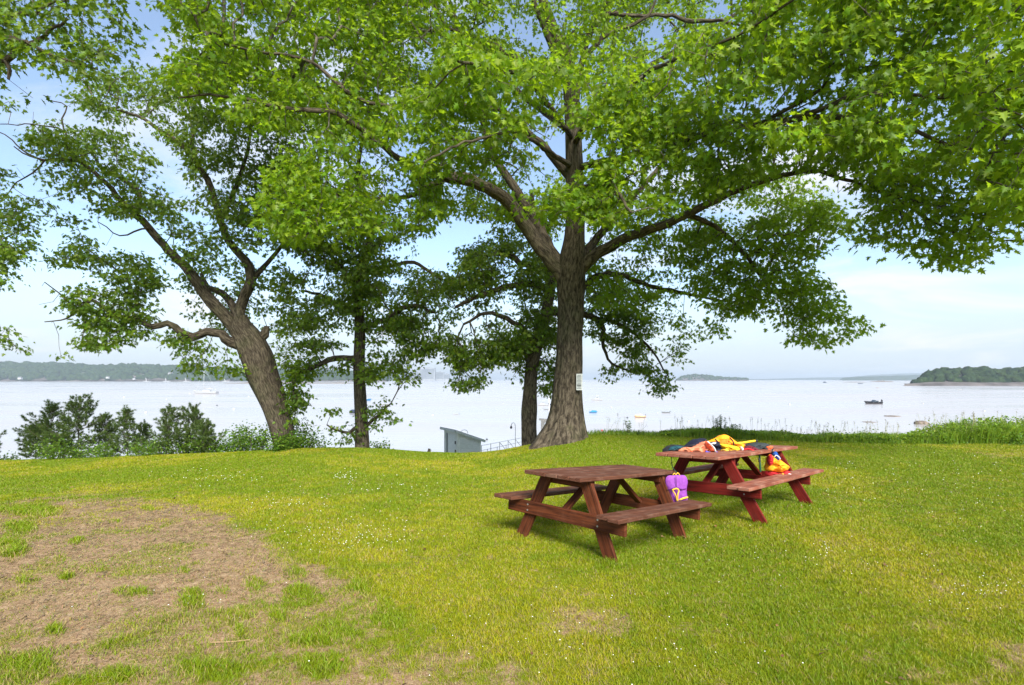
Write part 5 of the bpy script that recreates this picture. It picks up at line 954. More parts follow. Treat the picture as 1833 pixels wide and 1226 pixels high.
# ---------------- shed, railing, posts ----------------
def shed():
    C = P(820, 773, 23.0); u = np.array([-.77, 1.3, 0]); u /= np.linalg.norm(u); v = np.array([.86, .51, 0]); v /= np.linalg.norm(v)
    W1, W2 = 1.50, 1.14; zt = C[2]; zb = float(zg(C[0], C[1])) - .3; drop = .41
    root = empty('shed', (C[0], C[1], zb)); tag(root, 'small weathered grey clapboard shed with slanting roof below the lawn edge', 'shed'); off = np.array(root.location)
    O = np.array([C[0], C[1], 0.]); G = noisy('clapboard_grey', (.62, .63, .62), (.76, .77, .76), 6, .8, .2, .3, 30, (1, 1, 6)); Wt = noisy('weathered_white_paint', (.74, .74, .73), (.86, .86, .85), 8, .75, .2, lo=.3, hi=.6)
    pt = lambda a, b, z: O + u * a + v * b + np.array([0, 0, z])
    top = lambda b: zt - drop * b / W2
    # walls: a closed body
    m = MB(); cs = [(0, 0), (W1, 0), (W1, W2), (0, W2)]
    V = [pt(a, b, zb) for a, b in cs] + [pt(a, b, top(b)) for a, b in cs]
    m.add(V, [(0, 1, 5, 4), (1, 2, 6, 5), (2, 3, 7, 6), (3, 0, 4, 7), (4, 5, 6, 7)]); m.build('wall', Wt, root, off=off)
    m = MB(); n = 18; hh = .15
    for i in range(n):
        z0 = zb + i * hh; b0, b1 = .075, W2 - .075
        if z0 > top(b0) - .02: continue
        if top(b1) < z0 + .01: b1 = (zt - z0 - .01) / drop * W2
        if b1 - b0 < .05: continue
        p = [pt(-.004, b0, z0), pt(-.004, b1, z0), pt(-.004, b1, min(z0 + hh, top(b1))), pt(-.004, b0, min(z0 + hh, top(b0)))]
        q = [x - u * (.034 if k < 2 else .004) for k, x in enumerate(p)]
        m.add(p + q, [(4, 5, 6, 7), (0, 1, 5, 4), (1, 2, 6, 5), (2, 3, 7, 6), (3, 0, 4, 7)])
    m.build('clapboard', G, root, off=off)
    m = MB()
    for b in (.04, W2 - .04): m.board(pt(-.016, b, zb), pt(-.016, b, top(b) - .02), .08, .03, v)
    for a in (.03, W1 - .03): m.board(pt(a, -.016, zb), pt(a, -.016, zt - .01), .08, .03, u)
    m.build('corner_board', Wt, root, off=off)
    m = MB()
    for k in range(5): m.board(pt(.28 + k * .165, -.014, zb), pt(.28 + k * .165, -.014, zt - .16), .155, .024, u)
    d = m.build('door', noisy('plank_door_grey', (.74, .75, .75), (.84, .84, .84), 7, .8, .2), root, off=off)
    m = MB(); m.board(pt(1.20, -.020, zb), pt(1.20, -.020, zt - .15), .07, .012, u); m.build('door_gap', mat('dark_gap', (.02, .02, .022), .9), d, off=off)
    m = MB()
    HM = mat('rusty_iron', (.06, .05, .045), .7)
    for z in (-.5, -.9): m = MB(); m.box(pt(.22, -.035, zt + z), (.05, .05, .14)); m.build('hinge', HM, d, off=off)
    oh = .12
    m = MB(); r = lambda a, b, dz: pt(a, b, top(b) + dz)
    Vr = [r(-oh, -.18, .012), r(W1 + oh, -.18, .012), r(W1 + oh, W2 + .16, .012), r(-oh, W2 + .16, .012)]; m.add(Vr + [x + np.array([0, 0, .035]) for x in Vr], [(3, 2, 1, 0), (4, 5, 6, 7), (0, 1, 5, 4), (1, 2, 6, 5), (2, 3, 7, 6), (3, 0, 4, 7)])
    ro = m.build('roof', noisy('roof_felt', (.16, .17, .17), (.26, .27, .27), 12, .9, .1), root, off=off)
    m = MB()
    m.board(r(-oh - .014, -.19, -.028), r(-oh - .014, W2 + .17, -.028), .10, .025, (0, 0, 1)); m.board(r(-oh, -.195, -.030), r(W1 + oh, -.195, -.030), .10, .025, (0, 0, 1))
    m.build('fascia', noisy('fascia_paint', (.50, .52, .51), (.68, .69, .68), 9, .8, .2), ro, off=off)
    q = r(.25, .42, .05); m = MB(); m.tube([q + v * .18 * math.cos(t) + np.array([0, 0, .15 * math.sin(t)]) for t in np.linspace(-.2, math.pi + .2, 14)], .012, 6); m.build('hoop', mat('white_pipe', (.6, .62, .62), .5), ro, smooth=True, off=off)
shed()
def railing():
    GM = mat('grey_rail_metal', (.30, .32, .34), .5, .4, .3); root = empty('railing', P(862, 830, 27)); tag(root, 'thin grey metal handrail of the gangway running right from the shed', 'railing'); off = np.array(root.location)
    Yf = lambda px: 26.5 + (px - 862) / 120 * 7; top = lambda px: np.interp(px, [862, 935, 990], [797.5, 783.5, 773]); mid = lambda px: np.interp(px, [862, 935, 990], [806.5, 790.5, 780])
    for fn, nm in ((top, 'top_rail'), (mid, 'mid_rail')):
        m = MB(); m.tube([P(x, fn(x), Yf(x)) for x in range(860, 996, 9)], .012, 5); m.build(nm, GM, root, smooth=True, off=off)
    for x in (862, 878.5, 894.5, 909.5, 922.5, 962, 984):
        m = MB(); m.tube([P(x, top(x), Yf(x)), P(x, top(x) + 28, Yf(x))], .018, 6); m.build('post', GM, root, off=off)
    for x in (872.5, 890, 906): m = MB(); m.tube([P(x, mid(x) - 1, Yf(x)), P(x, mid(x) + 22, Yf(x))], .016, 5); m.build('baluster', GM, root, off=off)
    for x in (894.5, 909.5, 922.5, 962, 970): m = MB(); m.tube([P(x, top(x) + .5, Yf(x)), P(x + 12, top(x) + 15, Yf(x) + .5)], .015, 5); m.build('stay', GM, root, off=off)
    # hooked lamp
    Y = 30.; root = empty('dock_lamp', P(922.5, 835, Y)); tag(root, 'slim grey lamp post with a hooked top beside the gangway rail', 'lamp post'); off = np.array(root.location)
    m = MB(); m.tube(spline([P(922.5, 835, Y), P(922.5, 790, Y), P(922.5, 764, Y), P(921.8, 759, Y), P(919.5, 756.5, Y), P(916.8, 757.2, Y), P(915.4, 760, Y), P(915, 762.5, Y)], .15), .022, 6); m.build('post', GM, root, smooth=True, off=off)
    m = MB(); a = P(915, 762, Y); m.tube([a, a - np.array([0, 0, .04]), a - np.array([0, 0, .10]), a - np.array([0, 0, .17])], [.02, .055, .075, .05], 8); m.build('lamp_shade', mat('dark_lamp', (.05, .05, .055), .5), root, smooth=True, off=off)
    Y = 33.; WM = noisy('grey_timber', (.20, .20, .20), (.33, .32, .31), 5, .85, .1); root = empty('hoist_post', P(971.5, 800, Y)); tag(root, 'grey timber post with a flat crossbar and brace between the two trunks', 'post'); off = np.array(root.location)
    for nm, a, b, w in (('post', (971.5, 830), (971.5, 751), .22), ('crossbar', (965, 750.5), (982, 751.5), .12), ('brace', (972.5, 757.5), (978, 752), .10)):
        m = MB(); m.board(P(*a, Y), P(*b, Y), w, .16, (1, 0, 0) if nm == 'post' else (0, 0, 1)); m.build(nm, WM, root, off=off)
    Y = 48.; root = empty('white_pole', P(983, 800, Y)); tag(root, 'tall thin white pole rising from the dock left of the huge trunk', 'pole'); off = np.array(root.location)
    m = MB(); m.tube([P(983, 850, Y), P(983, 745, Y), P(983, 690, Y)], [.05, .04, .03], 8); m.build('shaft', mat('pole_white', (.7, .7, .72), .5), root, smooth=True, off=off)
    m = MB(); a = P(983, 690, Y); m.tube([a, a + np.array([0, 0, .05]), a + np.array([0, 0, .09])], [.05, .06, .02], 8); m.build('cap', mat('pole_cap', (.5, .5, .52), .5), root, smooth=True, off=off)
    Y = 19.; root = empty('timber_stake', P(766, 818, Y)); tag(root, 'dark leaning timber stake poking above the lawn edge left of the shed', 'stake'); off = np.array(root.location)
    m = MB(); m.board(P(763.5, 822, Y), P(768.8, 803, Y), .09, .05, (1, 0, 0)); m.build('stake', noisy('dark_timber', (.03, .028, .026), (.10, .09, .08), 8, .9, .1), root, off=off)
    m = MB(); m.board(P(768.5, 814, Y + .1), P(771.8, 805, Y + .1), .03, .03, (1, 0, 0)); m.build('slat', WM, root, off=off)
railing()
# ---------------- boats ----------------
def WY(py): return (CAMH - ZW) * F / (py - HY)
HUL = {k: mat('hull_' + k, c, .35, .5) for k, c in dict(white=(.36, .37, .38), black=(.012, .014, .018), blue=(.02, .13, .28), lightgrey=(.36, .38, .40), grey=(.16, .17, .18), navy=(.02, .04, .07), wood=(.30, .17, .08)).items()}
INR = mat('boat_interior', (.42, .43, .42), .7); MOT = mat('outboard_black', (.015, .016, .018), .35, .5); GLS = mat('tinted_glass', (.05, .07, .09), .12, .6); ALU = mat('mast_aluminium', (.62, .63, .65), .35, .5, .4)
CAN = {k: fabric('canvas_' + k, c, sc=6) for k, c in dict(blue=(.015, .16, .36), tan=(.62, .38, .22), white=(.36, .36, .37), red=(.55, .13, .10), navy=(.02, .03, .06)).items()}
def hull_mb(m, L, B, H, draft=.18, fl=.35, open_=True, rake=.10):
    st = 15; V = []; sec_n = 0
    for i in range(st + 1):
        t = i / st; b = B / 2 * (math.sin(min(t * 1.35, 1) * math.pi / 2) ** .75) * (1 - .10 * max(0, t - .75) / .25); b = max(b, .012)
        h = H * (1 + .35 * (1 - t) ** 2); x = L / 2 - L * t; xt = x + rake * L * (1 - t) ** 3 * 0; fl_ = H * .25
        s = [(0, -draft * min(1, t * 3 + .1)), (b * .55, -draft * .7 * min(1, t * 3)), (b * .88, h * .28), (b, h)]
        s += [(b * .88, h), (b * .82, fl_ if open_ else h * 1.03), (0, fl_ if open_ else h * 1.12)]
        row = [(x + (rake * L * (1 - t) ** 4 * (z / h if z > 0 else 0)), y, z) for y, z in s]; row += [(x_, -y, z) for x_, y, z in row[-2:0:-1]]; V += row; sec_n = len(row)
    Fc = [(i * sec_n + j, i * sec_n + (j + 1) % sec_n, (i + 1) * sec_n + (j + 1) % sec_n, (i + 1) * sec_n + j) for i in range(st) for j in range(sec_n)]
    Fc.append(tuple(range(sec_n - 1, -1, -1))); Fc.append(tuple(st * sec_n + j for j in range(sec_n))); m.add(V, Fc)
def boat(px, py, Lpx, kind, hull, label, head=180, name='motorboat', cat='boat', group='boats moored in the bay', cover=None):
    """head: degrees, 0 = bow to the right"""
    Y = WY(py); L = Lpx / F * Y / max(.35, abs(math.cos(math.radians(head)))); w = P(px, py, Y); root = empty(name, (w[0], w[1], ZW), math.radians(head)); tag(root, label, cat, group)
    B = L * (.36 if kind != 'sail' else .29); H = L * (.10 if kind == 'sail' else .12)
    m = MB(); hull_mb(m, L, B, H, L * .03, open_=kind in ('skiff', 'dinghy', 'console')); m.build('hull', HUL[hull], root, smooth=False)
    if kind in ('skiff', 'dinghy', 'console'):
        m = MB()
        for t in ((.1, -.15, -.33) if kind != 'console' else (.2,)): m.box((L * t, 0, H * .75), (L * .06, B * .86, H * .10))
        m.build('thwart', INR, root)
    if kind in ('skiff', 'dinghy', 'console', 'cabin', 'cuddy', 'covered_motor'):
        m = MB(); m.box((-L * .52, 0, H * .5), (L * .03, L * .035, H * 1.5)); m.tube([(-L * .55, 0, H * 1.1), (-L * .545, 0, H * 1.5), (-L * .52, 0, H * 2.0), (-L * .49, 0, H * 2.1)], [L * .03, L * .045, L * .04, L * .015], 8); m.build('outboard_motor', MOT, root, smooth=True)
    if kind == 'console':
        m = MB(); m.box((L * .02, 0, H * 1.1), (L * .09, B * .3, H * 1.6)); c = m.build('console', HUL['white'], root)
        m = MB(); m.add([(L * .06, -B * .16, H * 1.9), (L * .06, B * .16, H * 1.9), (L * .02, B * .14, H * 2.7), (L * .02, -B * .14, H * 2.7), (L * .055, -B * .16, H * 1.9), (L * .055, B * .16, H * 1.9), (L * .015, B * .14, H * 2.7), (L * .015, -B * .14, H * 2.7)], [(0, 1, 2, 3), (7, 6, 5, 4), (3, 2, 6, 7), (0, 3, 7, 4), (1, 5, 6, 2)]); m.build('windscreen', GLS, c)
    if kind in ('cabin', 'tower'):
        m = MB(); z0, z1 = H * 1.15, H * 2.6; V = [(L * .28, -B * .30, z0), (L * .28, B * .30, z0), (-L * .12, B * .36, z0), (-L * .12, -B * .36, z0), (L * .12, -B * .26, z1), (L * .12, B * .26, z1), (-L * .12, B * .30, z1), (-L * .12, -B * .30, z1)]
        m.add(V, [(3, 2, 1, 0), (4, 5, 6, 7), (0, 1, 5, 4), (1, 2, 6, 5), (2, 3, 7, 6), (3, 0, 4, 7)]); c = m.build('cabin', HUL['white'], root)
        m = MB(); m.box((L * .0, 0, H * 2.15), (L * .20, B * .63, H * .45)); m.build('window', GLS, c)
        for sx in (-.10, .10):
            for sy in (-.26, .26): m = MB(); m.tube([(L * sx, B * sy, H * 2.6), (L * sx, B * sy, H * 4.0)], L * .006, 5); m.build('canopy_post', ALU, root)
        m = MB(); m.box((0, 0, H * 4.0), (L * .32, B * .62, H * .16)); m.build('canopy', CAN[cover or 'white'], root)
    if kind == 'cuddy':
        m = MB(); m.add([(L * .10, -B * .34, H * 1.1), (L * .10, B * .34, H * 1.1), (-L * .02, B * .36, H * 2.0), (-L * .02, -B * .36, H * 2.0), (-L * .22, -B * .38, H * 1.1), (-L * .22, B * .38, H * 1.1)], [(0, 1, 2, 3), (3, 2, 5, 4), (0, 3, 4), (1, 5, 2), (0, 4, 5, 1)]); m.build('windscreen', GLS, root)
        m = MB(); m.box((-L * .30, 0, H * 1.3), (L * .07, B * .6, H * .5)); m.build('seat', INR, root)
    if kind in ('covered', 'covered_motor'):
        m = MB(); V = []; n = 12; k = 9
        for i in range(n + 1):
            t = i / n; b = B / 2 * 1.03 * (math.sin(min(t * 1.35 + .06, 1) * math.pi / 2) ** .75); zc = H * (1.25 + 1.5 * math.sin(math.pi * min(1, t * 1.1 + .08)) ** .8) * (1 + .08 * math.sin(t * 14))
            for j in range(k + 1):
                a = math.pi * j / k; V.append((L / 2 * 1.03 - L * 1.05 * t, b * math.cos(a), H * .75 + (zc - H * .75) * math.sin(a) ** .8))
        m.add(V, [(i * (k + 1) + j, i * (k + 1) + j + 1, (i + 1) * (k + 1) + j + 1, (i + 1) * (k + 1) + j) for i in range(n) for j in range(k)] + [tuple(range(k, -1, -1)), tuple(n * (k + 1) + j for j in range(k + 1))]); m.build('cover', CAN[cover or 'blue'], root, smooth=True)
    if kind == 'sail':
        m = MB(); m.add([(L * .18, -B * .16, H * 1.05), (L * .18, B * .16, H * 1.05), (-L * .20, B * .26, H * 1.05), (-L * .20, -B * .26, H * 1.05), (L * .12, -B * .13, H * 1.7), (L * .12, B * .13, H * 1.7), (-L * .20, B * .22, H * 1.6), (-L * .20, -B * .22, H * 1.6)], [(4, 5, 6, 7), (0, 1, 5, 4), (1, 2, 6, 5), (2, 3, 7, 6), (3, 0, 4, 7)]); c = m.build('coach_roof', HUL['white'], root)
        mh = L * 1.15; m = MB(); m.tube([(L * .10, 0, H), (L * .10, 0, mh * .6), (L * .09, 0, mh)], [.09, .08, .05], 8); ms = m.build('mast', ALU, root, smooth=True)
        m = MB(); m.tube([(L * .10, 0, H * 2.3), (-L * .30, 0, H * 2.2)], .06, 6); bm = m.build('boom', ALU, root); m = MB(); m.tube([(L * .08, 0, H * 2.5), (-L * .1, 0, H * 2.45), (-L * .29, 0, H * 2.32)], [.20, .18, .10], 8); m.build('furled_sail', CAN['white'], root, smooth=True)
        m = MB(); m.tube([(L * .47, 0, H * 1.3), (L * .095, 0, mh * .97)], .05, 5); m.build('forestay', CAN['white'], root); m = MB(); m.tube([(-L * .48, 0, H * 1.1), (L * .09, 0, mh * .99)], .02, 4); m.build('backstay', ALU, root)
        m = MB(); m.tube([(-L * .44, -B * .3, H), (-L * .44, -B * .3, H * 1.9), (-L * .48, 0, H * 1.95), (-L * .44, B * .3, H * 1.9), (-L * .44, B * .3, H)], .03, 5); m.build('stern_rail', ALU, root)
    return root
boat(369, 705, 40, 'sail', 'white', 'white sailboat with bare mast moored left of the leaning tree', 180, 'sailboat', 'sailboat')
boat(310, 739.5, 34, 'console', 'lightgrey', 'pale open skiff with black outboard behind the young pines', 180)
boat(653, 717, 20, 'tower', 'blue', 'small blue hulled boat with reddish canopy right of the slim trunk', 0, cover='red')
boat(637, 739, 20, 'covered_motor', 'navy', 'dark boat half hidden behind the slim straight trunk', 180, cover='navy')
boat(689, 725, 14, 'console', 'white', 'small white boat behind the sprouts of the slim tree', 0)
boat(816.5, 742, 10, 'dinghy', 'lightgrey', 'little pale dinghy afloat above the shed roof', 180, 'dinghy')
boat(972, 726, 19, 'cabin', 'white', 'white cabin boat seen in the gap left of the huge trunk', 180)
boat(978, 733, 8, 'dinghy', 'grey', 'grey dinghy below the white cabin boat in the trunk gap', 0, 'dinghy')
boat(989, 725, 9, 'covered_motor', 'navy', 'dark covered boat just touching the left side of the huge trunk', 180, cover='navy')
boat(988.5, 732.5, 7, 'dinghy', 'black', 'tiny black dinghy beside the left side of the huge trunk', 180, 'dinghy')
boat(1069, 716.5, 19, 'tower', 'white', 'white motorboat with a small top canopy right of the notice board', 180, cover='white')
boat(1061.5, 738.5, 13, 'covered', 'blue', 'short boat under a bright blue cover right of the huge trunk', 0, cover='blue')
boat(1146, 747, 18, 'covered', 'wood', 'rounded boat under a tan cover on the open water', 180, cover='tan')
boat(1192, 739, 14, 'dinghy', 'grey', 'grey dinghy with outboard right of the tan covered boat', 180, 'dinghy')
boat(1563.5, 722.5, 28, 'cuddy', 'black', 'sleek black speedboat alone on the right side of the bay', 180)
boat(1719, 698, 8, 'dinghy', 'white', 'tiny white boat off the wooded point at right', 180, 'dinghy')
boat(1476.5, 685, 6, 'covered', 'navy', 'distant dark boat near the horizon, left of the hazy headland', 180, cover='navy')
boat(1540, 687, 8, 'console', 'navy', 'distant dark boat near the horizon below the hazy headland', 180)
boat(1571, 694.5, 4, 'dinghy', 'wood', 'tiny brown boat far out left of the wooded point', 0, 'dinghy')
# ---------------- mooring buoys ----------------
def buoys():
    GB = 'mooring buoys scattered over the bay'; proto = {}
    def one(px, py, r, colr, label):
        Y = WY(py); w = P(px, py, Y); rad = r / F * Y
        m = MB(); m.tube([(0, 0, -.35 * rad), (0, 0, .05 * rad), (0, 0, .5 * rad), (0, 0, .9 * rad), (0, 0, 1.05 * rad)], [.75 * rad, rad, .92 * rad, .5 * rad, .15 * rad], 10)
        root = empty('mooring_buoy', (w[0], w[1], ZW)); tag(root, label, 'buoy', GB); m.build('float', colr, root, smooth=True)
        m = MB(); m.tube([(0, 0, rad), (0, 0, 1.35 * rad)], .12 * rad, 6); m.tube([(-.2 * rad, 0, 1.45 * rad), (0, 0, 1.6 * rad), (.2 * rad, 0, 1.45 * rad)], .07 * rad, 5); m.build('pickup_eye', MOT, root)
    Wm = mat('buoy_white', (.42, .42, .43), .45); Dm = mat('buoy_dark', (.05, .06, .07), .5); Rm = mat('buoy_red', (.55, .03, .04), .5)
    same = 'small white mooring buoy floating alone on the pale water'
    for px, py, r, c, lb in [(222, 711.5, 1.9, Wm, 'white mooring buoy left of the sailboat, above the pines'), (261, 738.5, 2.1, Wm, 'white mooring buoy just left of the open skiff'), (298, 714.5, 1.1, Wm, 'faint white buoy between the sailboat and the skiff'),
        (340, 704.8, 1.4, Wm, 'small white buoy close off the sailboat bow'), (388.5, 726.5, 1.6, Dm, 'dark mooring buoy below the sailboat stern'), (418.5, 732, 2., Wm, 'white buoy right of the dark one, near the leaning trunk'), (445, 710, 1.2, Wm, 'small white buoy nearly touching the leaning trunk'),
        (774.5, 743.5, 2.0, Wm, 'white buoy left of the little dinghy above the shed'), (871.5, 787, 2.2, Dm, 'dark float just right of the shed roof'), (900, 722.5, 1.4, Wm, 'small white buoy left of the dark forked trunk'),
        (1042, 737.5, 1.6, Wm, 'white buoy beside the blue covered boat'), (1094, 729.5, 1.6, Wm, 'white buoy right of the white motorboat'), (1077.5, 771, 2.0, Rm, 'small red buoy close to shore right of the huge trunk'), (1123, 748, 1.8, Dm, 'dark buoy left of the tan covered boat'),
        (1177, 739.5, 1.3, Wm, 'small white buoy left of the grey dinghy'), (1242.5, 744.5, 2., Wm, 'white buoy right of the grey dinghy, the farther of two'), (1232.5, 754.5, 2.3, Wm, 'white buoy right of the grey dinghy, the nearer of two'), (1303, 729, 1.4, Wm, 'small white buoy above the flowering weeds'),
        (1413, 724, 2., Wm, 'white buoy left of the black speedboat'), (1652, 722.3, 1.4, Wm, 'small white buoy right of the black speedboat'), (1761.5, 736, 2.0, Wm, 'white buoy above the tall grass at far right'), (1370, 705, 1., Wm, 'faint far white buoy in the middle of the right bay')]:
        one(px, py, r, c, lb)
buoys()
# ---------------- rocks and shores ----------------
def blob(c, r, seed, rough=.25, sub=3, sc=1.2, squash=1.):
    import bmesh
    bm = bmesh.new(); bmesh.ops.create_icosphere(bm, subdivisions=sub, radius=1); V = np.array([v.co[:] for v in bm.verts]); Fc = [tuple(v.index for v in f.verts) for f in bm.faces]; bm.free()
    k = 1 + rough * (2 * (vnoise(V[:, 0] * sc + seed, V[:, 2] * sc + V[:, 1] * 1.7, 1.0, seed) - .5) + (vnoise(V[:, 0] * sc * 3 + seed, V[:, 2] * sc * 3 + V[:, 1] * 3.7, 1.0, seed) - .5))
    return V * k[:, None] * np.asarray(r) + np.asarray(c), Fc
def rocks():
    RM = noisy('brown_rock', (.07, .055, .045), (.24, .19, .15), 2.5, .9, .15, .6, 6, bdist=.05)
    for px, py, w, h, lb in [(1650, 759, 28, 6, 'rounded brown rock standing in the water near the tall grass'), (1597, 745.2, 30, 1.6, 'low reddish ledge awash below the black speedboat'), (1556, 755.5, 26, .7, 'faint sliver of ledge barely breaking the water')]:
        Y = WY(py); c = P(px, py, Y); V, Fc = blob((0, 0, 0), (w / 2 / F * Y, w / 2.6 / F * Y, h / F * Y), 5, .22); V[:, 2] = np.maximum(V[:, 2], -.4)
        o = mesh_obj('rock', V, Fc, RM, smooth=True, loc=(c[0], c[1], ZW)); tag(o, lb, 'rock')
    # long low ledges
    for x0, x1, py, h, lb in [(398, 640, 686.3, 2.6, 'long low dark ledge behind the leaning trunk'), (1558, 1600, 683.6, 2.0, 'low far islet with a tiny marker left of the wooded point'), (1510, 1552, 684.2, .9, 'thin brown ledge far out below the hazy headland')]:
        Y = WY(py); a = P(x0, py, Y); b = P(x1, py, Y); n = 40; V = []; Fc = []
        for i in range(n + 1):
            t = i / n; e = math.sin(math.pi * t) ** .5; hh = h / F * Y * e * (.5 + .9 * float(vnoise(t * 9, py, 1., 4))); x = a[0] + (b[0] - a[0]) * t
            for dy, z in ((-.5, -.5), (-.3, hh * .6), (0, hh), (.4, hh * .7), (.6, -.5)): V.append((x - a[0], dy * 30 * e, z))
        Fc = [(i * 5 + j, (i + 1) * 5 + j, (i + 1) * 5 + j + 1, i * 5 + j + 1) for i in range(n) for j in range(4)]
        o = mesh_obj('ledge', V, Fc, RM, loc=(a[0], a[1], ZW)); tag(o, lb, 'rock ledge')
    Y = WY(683.6); c = P(1579.5, 683, Y); root = empty('day_marker', (c[0], c[1], ZW)); tag(root, 'tiny pale marker tower on the far low islet', 'marker')
    m = MB(); m.tube([(0, 0, 0), (0, 0, 6)], [1.6, 1.0], 8); m.build('tower', HUL['lightgrey'], root); m = MB(); m.tube([(0, 0, 6), (0, 0, 8.), (0, 0, 8.6)], [1.2, 1.0, .2], 8); m.build('lantern', HUL['grey'], root)
rocks()
WOODM = noisy('far_leaf_canopy', (.010, .026, .012), (.045, .075, .024), .11, .9, .05, 1.0, .5, bdist=3.0)
SHORE = noisy('rocky_shore', (.05, .044, .04), (.15, .13, .12), .05, .9, .1, .5, .2, bdist=1.)
def shore(name, profile, Y0, depth, label, lump, dens, seed, rock=2.0, wood=True, skirt=.12):
    """profile: (px, top py) of the tree line; land rises from the waterline Y0 to the ridge"""
    pr = np.array(profile, float); xs = (pr[:, 0] - CX) / F * Y0; zt = (HY - pr[:, 1]) / F * (Y0 + depth * .5) + CAMH - ZW
    n = 160; X = np.linspace(xs[0], xs[-1], n); H = np.maximum(np.interp(X, xs, zt) - lump * 1.1, .6)
    rows = [(-depth * .03, -1.5, 0), (0, .02, 0), (depth * skirt * .5, rock / 2, 0), (depth * skirt, rock, 0), (depth * .3, 0, .55), (depth * .6, 0, .92), (depth, 0, 1.), (depth * 1.4, 0, .6)]
    V = []
    for (dy, z0, f) in rows:
        for i in range(n):
            e = (vnoise(X[i] * .02, dy + seed, 1., seed) - .5); V.append((X[i] * (1 + max(dy, 0) / Y0), Y0 + dy + e * depth * .16 * (dy > 0), ZW + max(z0, rock * (f > 0)) * (1 + e * .8) * 1. + f * H[i] * .9))
    idx = np.arange(len(V)).reshape(len(rows), n); Fc = np.stack([idx[:-1, :-1], idx[:-1, 1:], idx[1:, 1:], idx[1:, :-1]], -1).reshape(-1, 4)
    o = mesh_obj(name, V, Fc, SHORE if (wood or name == 'shoreland') else WOODM, smooth=True); tag(o, kind='structure')
    if not wood: return
    import bmesh
    bm = bmesh.new(); bmesh.ops.create_icosphere(bm, subdivisions=2, radius=1); S = np.array([v.co[:] for v in bm.verts]); SF = np.array([[v.index for v in f.verts] for f in bm.faces]); bm.free()
    g = np.random.default_rng(seed); k = int((X[-1] - X[0]) / lump * dens); cs = []
    for i in range(k):
        x = g.uniform(X[0] - lump * .2, X[-1] + lump * .2); f = g.random() ** .9; h = np.interp(x, X, H)
        y = Y0 + depth * (skirt + f * (1 - skirt)); z = ZW + rock + h * .9 * min(1, (f / .6)) ** .75 - lump * .1
        z = min(z, ZW + h); cs.append((x * y / Y0, y, z + lump * .25))
    cs = np.array(cs); r = lump * (.55 + .65 * g.random(k)); ph = g.random((k, 1)) * 50
    nse = 1 + .42 * (vnoise(S[None, :, 0] * 1.7 + ph, S[None, :, 2] * 1.7 + S[None, :, 1] + ph, 1., 7) - .5) * 2 + .22 * (vnoise(S[None, :, 0] * 4 + ph, S[None, :, 2] * 4 + S[None, :, 1] * 3, 1., 9) - .5) * 2
    V = S[None] * (r[:, None] * nse)[:, :, None] * np.array([1, 1, 1.0]) + cs[:, None]; Fc = (SF[None] + (np.arange(k) * len(S))[:, None, None]).reshape(-1, 3)
    o = mesh_obj('far_wood', V.reshape(-1, 3), Fc, WOODM, smooth=False); tag(o, label, 'woodland', kind='stuff')
shore('shoreland', [(-500, 640), (-200, 645), (0, 645), (60, 648), (110, 648), (170, 652), (240, 651), (330, 654), (400, 658), (450, 661), (520, 662), (600, 664), (690, 667)], 1900, 320, 'hazy green wooded shore across the bay at left', 15, 22, 3, rock=4, skirt=.05)
shore('shoreland', [(1640, 688), (1652, 672), (1660, 666), (1680, 661), (1698, 660), (1712, 660), (1730, 657), (1745, 659), (1762, 656), (1780, 661), (1800, 660), (1833, 658), (1950, 655), (2200, 655)], 610, 90, 'dark green wooded point rising behind the right bay', 5.2, 14, 5, rock=3)
shore('shoreland', [(1618, 687), (1640, 685.5), (1660, 684), (1833, 684), (2200, 682)], 590, 30, '', 1, 1, 6, rock=1.5, wood=False)
shore('shoreland', [(1212, 679), (1222, 672.5), (1240, 669.5), (1262, 670), (1282, 673), (1300, 675), (1338, 677)], 2900, 200, 'pale hazy island on the horizon right of centre', 9, 5, 8, rock=4)
shore('headland', [(1505, 678), (1512, 674), (1540, 672), (1600, 670), (1660, 668), (1800, 666), (2400, 664)], 3600, 400, '', 8, 1, 9, rock=4, wood=False)
shore('headland', [(1330, 678.2), (1400, 676.5), (1450, 674.8), (1520, 673.5), (1560, 669), (1620, 666), (1800, 662), (2500, 660)], 6500, 600, '', 8, 1, 10, rock=4, wood=False)
shore('headland', [(690, 674), (740, 672), (780, 673), (806, 676), (815, 679)], 3400, 200, '', 8, 1, 12, rock=4, wood=False)
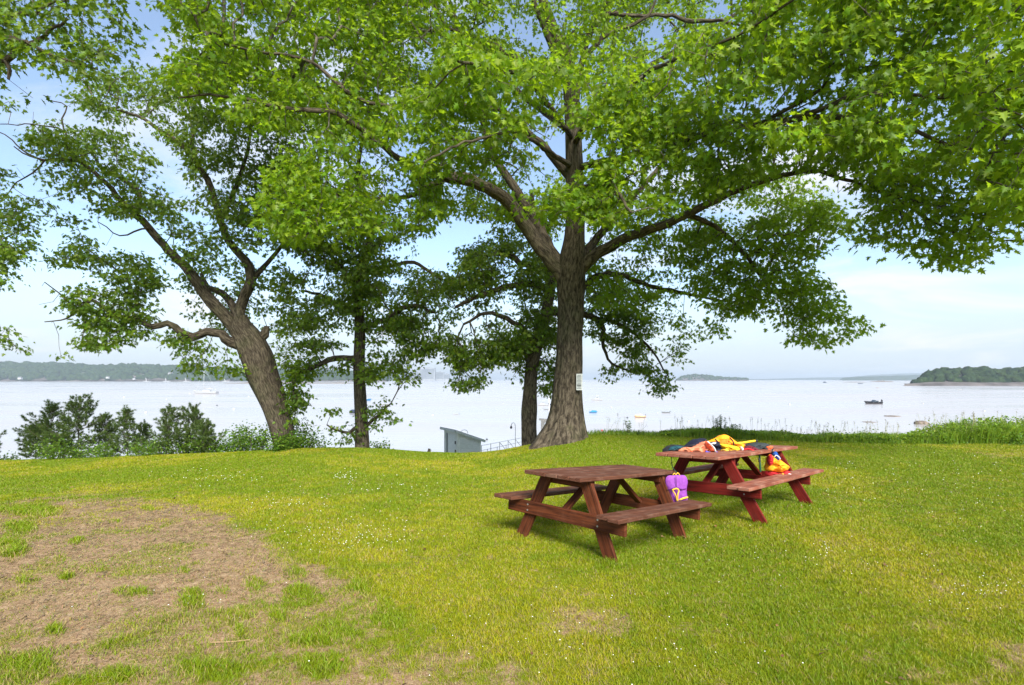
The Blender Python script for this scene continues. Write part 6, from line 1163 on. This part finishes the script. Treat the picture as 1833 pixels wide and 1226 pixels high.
def townscape():
    Bm = noisy('concrete_blue_grey', (.20, .22, .24), (.30, .32, .34), .02, .8)
    for px0, px1, top, Y, lb in [(751, 779, 658.5, 3300, 'tallest hazy tower block across the bay seen through the leaves'), (780, 795, 665.5, 3350, 'lower hazy block right of the tall tower block'), (795, 804, 669, 3360, 'smallest hazy block at the right end of the far buildings'), (735, 751, 663, 3380, 'hazy block left of the tall tower, mostly behind leaves')]:
        a = P(px0, 679, Y); w = (px1 - px0) / F * Y; h = (HY - top) / F * Y + CAMH - ZW; root = empty('tower_block', (a[0] + w / 2, Y, ZW)); tag(root, lb, 'building', 'far tower blocks across the bay')
        m = MB(); m.box((0, 0, h / 2), (w, 40, h)); m.box((0, 0, h + 2), (w * .3, 14, 4)); m.build('wall', Bm, root)
        m = MB(); nf = int(h / 7)
        for k in range(2, nf): m.box((0, -20.3, k * 7), (w * .9, .8, 2.4))
        m.build('window_band', GLS, root)
    Wl = mat('white_clapboard', (.40, .41, .41), .8); Rf = mat('grey_roof', (.16, .16, .17), .9)
    for i, (px, py, w, lb) in enumerate([(36, 676.5, 6, 'far white boathouse on the left shore, nearest the picture edge'), (125, 668, 5, 'small pale house among far trees, high on the left shore'), (163, 669, 4, 'tiny pale house among far trees above the left shore'), (193, 675, 5, 'small white house at the waterline of the far left shore'), (286, 668.5, 7, 'long pale house among far trees, left of the sailboat mast'), (240, 677, 4, 'little shoreline cottage between two far docks')]):
        Y = 1890.; a = P(px, py + 2, Y); s = w / F * Y; root = empty('far_house', a); tag(root, lb, 'house', 'houses on the far left shore')
        if py < 672: root.location.y += 60
        m = MB(); m.box((0, 0, s * .15), (s, s * .6, s * .5)); m.build('wall', Wl, root)
        m = MB(); z0, z1 = s * .4, s * .68; m.add([(-s * .53, -s * .33, z0), (s * .53, -s * .33, z0), (s * .53, s * .33, z0), (-s * .53, s * .33, z0), (-s * .53, 0, z1), (s * .53, 0, z1)], [(0, 1, 5, 4), (2, 3, 4, 5), (0, 4, 3), (1, 2, 5), (0, 3, 2, 1)]); m.build('roof', Rf, root)
    Wd = mat('dock_white', (.42, .42, .42), .8)
    for px, lb in [(297, 'white gangway sloping to the far shore, left of the sailboat'), (333, 'white gangway sloping to the far shore behind the sailboat bow'), (403, 'white gangway on the far shore right of the sailboat mast'), (262, 'short white gangway on the far shore above the skiff')]:
        Y = 1885.; root = empty('gangway', P(px, 680, Y)); tag(root, lb, 'gangway', 'gangways on the far left shore'); m = MB(); m.board((0, 0, -4), (-12, 14, 7), 2.2, 1.2, (0, 1, 0)); m.build('ramp', Wd, root); m = MB(); m.box((6, -4, -4.6), (24, 8, 1.6)); m.build('float', Wd, root)
townscape()
print('objects', len(bpy.data.objects))
